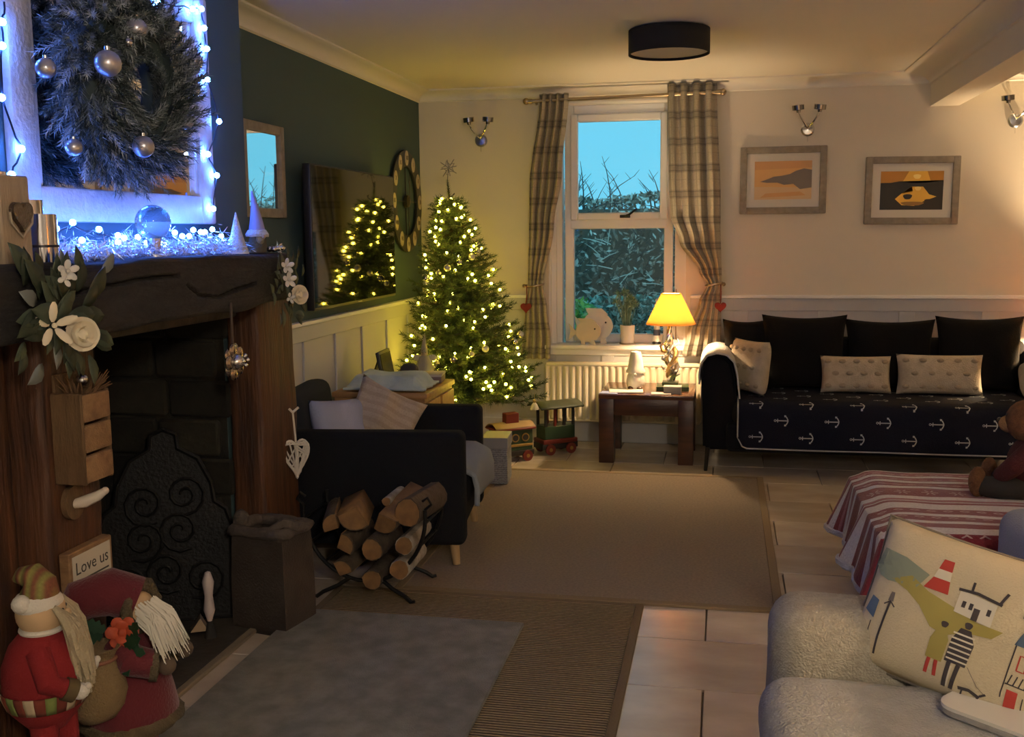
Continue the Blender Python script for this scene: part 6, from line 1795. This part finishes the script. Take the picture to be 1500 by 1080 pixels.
def log(px, py, r, L, label, wedge=0, rot=0.0, yo=0.0, bm_=None, yaw=0.0, pit=0.0):
    c_ = at(px, py, 'y', LC.y - .14 + yo)
    n = 12
    if wedge: out = [(r * 1.25 * cos(a), r * 1.25 * sin(a)) for a in [lerp(-1.1, 1.1, k / 6) for k in range(7)]] + [(-r * .45, 0.0)]
    else: out = [(r * (1 + .08 * sin(3 * a + rot)) * cos(a), r * (1 + .06 * cos(2 * a)) * sin(a)) for a in [2 * pi * k / n for k in range(n)]]
    out = [(x * cos(rot) - y * sin(rot), x * sin(rot) + y * cos(rot)) for x, y in out]
    t_ = thing('firewood_log', label, 'log', (c_.x, c_.y, c_.z)); t_.rotation_euler = (pit, 0, yaw)
    M = Matrix.Translation((0, L, 0)) @ Matrix.Rotation(pi / 2, 4, 'X')
    mb = MB(); mb.prism(out, L, M); mb.jitter(.004, 30, px); mb.build('bark', bm_ or bark, t_)
    mb = MB(); mb.prism([(x * .93, y * .93) for x, y in out], .004, Matrix.Translation((0, .0, 0)) @ Matrix.Rotation(pi / 2, 4, 'X')); mb.build('cut_end', endw, t_)
    if wedge:   # two split faces show raw wood
        m = len(out); 
        for q in (0, m - 2):
            a, b = Vector(out[q]), Vector(out[m - 1])
            mm = MB(); mm.raw([(a.x, 0, a.y), (b.x, 0, b.y), (b.x, L, b.y), (a.x, L, a.y)], [(0, 1, 2, 3)]); sp_ = mm.build('split_face', endw, t_); solidify(sp_, .004)
log(545, 850, .040, .24, 'bottom bark log low in the cradle', 0, .3)
log(500, 838, .036, .24, 'bottom split log resting on the cradle bars', 1, 1.2)
log(585, 835, .040, .24, 'pale birch log low in the cradle', 0, .9, bm_=pale_b)
log(500, 800, .040, .26, 'dark split log at the bin side of the cradle', 1, .4)
log(545, 806, .044, .26, 'round bark log in the middle of the cradle', 0, 2.0)
log(592, 800, .036, .26, 'white barked log in the middle of the cradle', 0, 1.0, bm_=pale_b)
log(490, 770, .038, .25, 'flat split log jutting over the bin', 1, 2.6, yaw=.3)
log(520, 752, .056, .27, 'large split log with orange face on top of the heap', 1, -1.9, yaw=.25)
log(560, 760, .052, .26, 'upright orange split log leaning on the heap', 1, -1.2, yaw=-.2, pit=.25)
log(597, 752, .056, .27, 'big dark round log on top of the heap', 0, 1.3, yaw=-.12)
log(566, 735, .018, .18, 'thin grey branch on top of the log heap', 0, .3, yo=.06, bm_=pale_b)

# ------------------------------------------------------------------ coal bin
bin_m = mat('brown_hessian_bin', (.050, .036, .028), .85, var=(.030, .020, .015), vs=8, bump=.4, bs=120)
bin_t = mat('bin_rim_fabric', (.095, .075, .062), .9, var=(.06, .046, .038), vs=12, bump=.6, bs=60)
t = thing('log_bin', 'square dark brown bin with rolled fabric rim by the post', 'bin', (-1.582, 3.362, 0), radians(-12))
mb = MB()
def binf(u, v):
    a = u * 4; k = int(a) % 4; f = a - int(a)
    cs_ = [(-1, -1), (1, -1), (1, 1), (-1, 1)]; p, q = cs_[k], cs_[(k + 1) % 4]
    w = lerp(.112, .104, v)
    x, y = lerp(p[0], q[0], f) * w, lerp(p[1], q[1], f) * w * .80
    bulge = 1 + .03 * sin(pi * v)
    return (x * bulge, y * bulge, v * .37)
mb.grid(binf, 32, 12, True); solidify(mb.build('side_wall', bin_m, t, ang=50), .008)
MB().bb((-.11, -.088, .0), (.11, .088, .012), .003, 1).build('base', bin_m, t)
mb = MB(); rimp = [binf(k / 32, 1.0) for k in range(32)]; mb.tube([(x * 1.03, y * 1.03, z) for x, y, z in rimp], .020, 8, True); mb.jitter(.012, 22, 4); mb.build('rolled_rim', bin_t, t, ang=70)
mb = MB(); mb.sph((-.085, -.06, .405), .030, (1, .8, 1.2), 14); mb.jitter(.010, 40, 2); mb.build('handle_knot', bin_t, t)
mb = MB(); mb.tube([(.06, -.085, .385), (.10, -.06, .41), (.14, -.03, .395), (.15, .02, .375)], [.014, .018, .018, .012], 8); mb.jitter(.007, 40, 1); mb.build('handle_loop', bin_t, t)

# ------------------------------------------------------------------ the two Santas
redf = mat('bright_red_felt', (.19, .006, .008), .9, bump=.3, bs=140); redd = mat('crimson_velvet', (.095, .004, .010), .85, bump=.4, bs=120, sheen=.2)
skin = mat('felt_face', (.52, .36, .20), .9); beardm = mat('cream_yarn', (.40, .33, .21), .95, bump=.5, bs=120); whitef = mat('white_felt', (.62, .58, .50), .95, bump=.4, bs=150)
stripe = wave_mat('striped_knit', (.20, .19, .05), (.16, .05, .025), 9, 'X', .9, .3, .4)
strip2 = [mat('stripe_green', (.16, .20, .05), .9), mat('stripe_cream', (.42, .34, .22), .9), mat('stripe_rust', (.16, .03, .015), .9), mat('stripe_brown', (.08, .055, .02), .9)]
base = at(65, 970, 'x', -1.52)
t = thing('plush_santa', 'round red plush Santa with striped hat and long cream yarn beard', 'Santa figure', (-1.52, base.y, 0), radians(0))
SA = .70; t.scale = (SA, SA, SA)
zc = (base.z - .012) / SA
body = [(0, zc - .20), (.06, zc - .20), (.115, zc - .13), (.135, zc - .055), (.130, zc + .02), (.105, zc + .085), (.070, zc + .125), (.04, zc + .14), (0, zc + .145)]
MB().lathe(body, 32).build('body', redf, t)
for s in (-1, 1):
    mb = MB(); mb.tube([(.02, s * .05, zc - .17), (.03, s * .055, (zc - .17) / 2), (.03, s * .055, .04)], [.045, .036, .036], 14); mb.build('leg', redf, t)
    MB().sph((.055, s * .055, .035), .045, (1.5, 1, .78), 16).build('boot', black, t)
for k in range(26):
    a = 2 * pi * k / 26; mb = MB()
    def bf2(u, v, a=a):
        th = a + u * 2 * pi / 26; z = zc - .115 + v * .062; r_ = keys([(zc - .20, .06), (zc - .13, .115), (zc - .055, .135), (zc + .02, .130)], z) + .006
        return (r_ * cos(th), r_ * sin(th), z)
    mb.grid(bf2, 3, 3); o = mb.build('belt_stripe', strip2[(1, 2, 0, 2)[k % 4]], t); solidify(o, .004)
FD = Vector((.90, .44, 0)).normalized()            # the face looks across the hearth rug
hz = zc + .190
MB().sph((0, 0, hz), .078, (1, 1, 1.0), 24).build('head', skin, t)
SD = Vector((-FD.y, FD.x, 0))
mb = MB(); mb.sph((0, 0, 0), .080, (.98, .98, .62), 20); o = mb.build('hat_brim', whitef, t); o.location = (-.006 * FD.x, -.006 * FD.y, hz + .032)
MB().sph(Vector((0, 0, hz)) - SD * .060 - FD * .045 + Vector((0, 0, .050)), .030, n=14).build('pompom', whitef, t)
mb = MB(); mb.tube([(0, 0, hz + .06), (.0, 0, hz + .095), (-.02, .0, hz + .120), (-.06, -.004, hz + .118), (-.085, -.006, hz + .105)], [.062, .056, .044, .030, .010], 18); mb.build('hat', stripe, t)
for s in (-1, 1): MB().sph(Vector((0, 0, hz + .008)) + FD * .070 + SD * s * .026, .007, n=8).build('eye', black, t)
MB().sph(Vector((0, 0, hz - .010)) + FD * .080, .014, n=10).build('nose', skin, t)
mb = MB(); RB = random.Random(6)
for k in range(80):
    s = RB.uniform(-1, 1)
    p0 = Vector((0, 0, hz - .005 + .045 * abs(s) - .01)) + FD * (.072 - .02 * abs(s)) + SD * s * .062
    dn = RB.uniform(.19, .27)
    p1 = p0 + FD * RB.uniform(.035, .06) + SD * RB.gauss(0, .014) + Vector((0, 0, -dn * .4)); p2 = p1 + FD * RB.uniform(.015, .03) + SD * RB.gauss(0, .014) + Vector((0, 0, -dn * .6))
    mb.tube([p0, p0.lerp(p1, .5) + FD * .008 + SD * RB.gauss(0, .008), p1, p1.lerp(p2, .5) + SD * RB.gauss(0, .010), p2], [.010, .013, .013, .012, .007], 6)
stuff(mb.build('yarn_beard', beardm, t))
for s in (-1, 1):
    sh_ = Vector((0, 0, zc + .085)) + SD * s * .085
    el = sh_ + SD * s * .055 + FD * .035 + Vector((0, 0, -.09)); hn = el + FD * .075 - SD * s * .03 + Vector((0, 0, -.045))
    mb = MB(); mb.tube([sh_, el, el.lerp(hn, .75)], [.040, .038, .032], 14); mb.build('arm', redf, t)
    mb = MB(); mb.tube([el.lerp(hn, .55), el.lerp(hn, .95)], [.037, .037], 14); mb.build('cuff', strip2[3], t)
    mb = MB(); mb.sph(hn + FD * .012, .030, (1, 1, .9), 14); mb.sph(hn + FD * .035 + Vector((0, 0, .014)), .013, n=10); mb.build('mitten', whitef, t)
mb = MB(); mb.tube([Vector((0, 0, zc + .135)) + (FD * cos(a) + SD * sin(a)) * .062 for a in [2 * pi * k / 24 for k in range(24)]], .010, 8, True); mb.build('collar', whitef, t)

# second Santa: bowed, with sack
sb = at(190, 1000, 'x', -1.50); sb.z = 0
t = thing('velvet_santa', 'bowed crimson velvet Santa carrying a hessian sack and holly', 'Santa figure', sb)
SB = .90; t.scale = (SB, SB, SB); t.location.z = .150
for s in (-1, 1):
    MB().cyl((.02, s * .045, -.12), (.0, s * .045, .06), .036, .034, 14).build('leg', redd, t)
    MB().sph((.04, s * .045, -.128), .046, (1.4, 1, .8), 14).build('boot', black, t)
furm = mat('brown_fur_trim', (.13, .10, .055), 1.0, var=(.08, .06, .03), vs=30, bump=1.0, bs=160)
MB().lathe([(0, .01), (.130, .01), (.135, .03), (.122, .10), (.100, .19), (.078, .25), (.05, .29), (0, .30)], 32).build('robe', redd, t)
mb = MB(); mb.tube([(.128 * cos(a), .128 * sin(a), .020) for a in [2 * pi * k / 36 for k in range(36)]], .020, 8, True); mb.jitter(.008, 60, 3); mb.build('fur_hem', furm, t)
FS = Vector((.93, -.10, 0)).normalized(); SS = Vector((-FS.y, FS.x, 0))
hc = Vector((.035, -.01, .345))
MB().sph(hc, .058, n=20).build('head', skin, t)
mb = MB(); mb.tube([hc + Vector((.01, 0, .030)), hc + Vector((-.05, -.03, .060)), hc + Vector((-.12, -.075, .045)), hc + Vector((-.165, -.11, -.015))], [.066, .068, .058, .026], 18); mb.build('hood', redd, t)
mb = MB(); mb.tube([hc + FS * .022 + (SS * cos(a) + Vector((0, 0, 1)) * sin(a)) * .062 + Vector((0, 0, .012)) for a in [2 * pi * k / 24 for k in range(24)]], .019, 8, True); mb.jitter(.008, 60, 5); mb.build('hood_fur', furm, t)
mb = MB()
for k in range(150):
    s = RB.uniform(-1, 1); p0 = hc + FS * (.055 - .015 * abs(s)) + SS * s * .048 + Vector((0, 0, RB.uniform(-.02, .035)))
    L_ = RB.uniform(.09, .165); p2 = p0 + FS * L_ * .62 + SS * (s * .012 + RB.gauss(0, .010)) + Vector((0, 0, -L_ * .72)); 
    mb.tube([p0, p0.lerp(p2, .5) + FS * .014 + Vector((0, 0, .012)), p2], [.003, .0034, .001], 4)
stuff(mb.build('white_beard', mat('white_hair', (.66, .62, .52), .9), t))
for s in (-1, 1): MB().sph(hc + FS * .056 + SS * s * .02 + Vector((0, 0, .012)), .006, n=8).build('eye', black, t)
MB().sph(hc + FS * .064 + Vector((0, 0, -.002)), .010, n=10).build('nose', mat('rosy_nose', (.50, .22, .14), .7), t)
# arms
for s, pts in ((-1, [(.02, -.075, .265), (.075, -.105, .235), (.125, -.075, .215)]), (1, [(.02, .075, .265), (.08, .085, .235), (.125, .045, .225)])):
    MB().tube(pts, [.044, .046, .040], 16).build('sleeve', redd, t)
    mb = MB(); mb.tube([Vector(pts[2]) - Vector((.004, 0, 0)), Vector(pts[2]) + Vector((.014, -s * .008, -.004))], [.045, .045], 14); mb.jitter(.006, 60, 4); mb.build('fur_cuff', furm, t)
    MB().sph(Vector(pts[2]) + Vector((.035, -s * .012, -.006)), .026, n=12).build('hand', mat('brown_mitten', (.09, .06, .04), .9), t)
# sack
sackm = mat('hessian_sack', (.22, .15, .07), .95, bump=.8, bs=170)
sc0 = Vector((.0, -.150, .085))
mb = MB(); mb.M = Matrix.Translation(sc0); mb.lathe([(0, 0), (.045, 0), (.068, .030), (.074, .08), (.068, .13), (.05, .165), (.044, .175), (.056, .19), (.070, .205), (.062, .208), (.04, .185), (0, .18)], 24); mb.M = Matrix.Identity(4); mb.jitter(.010, 16, 7); mb.build('sack', sackm, t, ang=70)
mb = MB(); mb.tube([sc0 + Vector((.054 * cos(a), .054 * sin(a), .172)) for a in [2 * pi * k / 20 for k in range(20)]], .006, 6, True); mb.build('sack_tie', mat('rust_cord', (.22, .09, .05), .8), t)
MB().tube([sc0 + Vector((.04, .03, .17)), (.0, -.09, .29), (.05, -.085, .25)], .012, 8).build('sack_neck', sackm, t)
# red rose and holly on the shoulder
rp_ = Vector((.055, -.105, .315)); ro = MB().sph(rp_, .014, n=10).build('red_rose', mat('orange_red_petal', (.38, .06, .02), .7), t)
Bz = basis(Vector((.4, -.9, .4)))
for rg, (n, rr) in enumerate(((4, .02), (6, .034))):
    for k in range(n):
        a = 2 * pi * k / n + rg; m2 = MB(); m2.sph((0, 0, 0), .018, (1.1, 1, .3), 10); q = m2.build('petal', MATS['orange_red_petal'], ro)
        q.matrix_local = Matrix.Translation(rp_) @ Bz.to_4x4() @ Matrix.Rotation(a, 4, 'Z') @ Matrix.Translation((rr * .8, 0, .004 - rg * .006)) @ Matrix.Rotation(-.7 + rg * .3, 4, 'Y')
hol = mat('holly_leaf', (.012, .045, .020), .4)
for k, (o_, d) in enumerate((((.0, -.10, .315), (-.7, -.3, .35)), ((-.01, -.10, .30), (-.9, -.3, -.1)), ((.06, -.115, .285), (.8, -.2, .35)), ((.06, -.115, .275), (.9, -.1, -.1)), ((.05, -.12, .265), (.5, -.3, -.7)), ((.07, -.10, .29), (.5, -.2, .8)))):
    d = Vector(d).normalized(); s_ = d.cross(Vector((0, -1, .3))).normalized(); L = .075
    out = []
    prof = [(0, .004), (.12, .016), (.2, .010), (.34, .022), (.44, .013), (.58, .021), (.68, .011), (.82, .013), (1, 0)]
    up_ = [Vector(o_) + d * L * a + s_ * w for a, w in prof]; dn_ = [Vector(o_) + d * L * a - s_ * w for a, w in prof[::-1][1:]]
    mb = MB(); mb.raw(up_ + dn_, [tuple(range(len(up_) + len(dn_)))]); solidify(mb.build('holly', hol, t, smooth=False), .002)
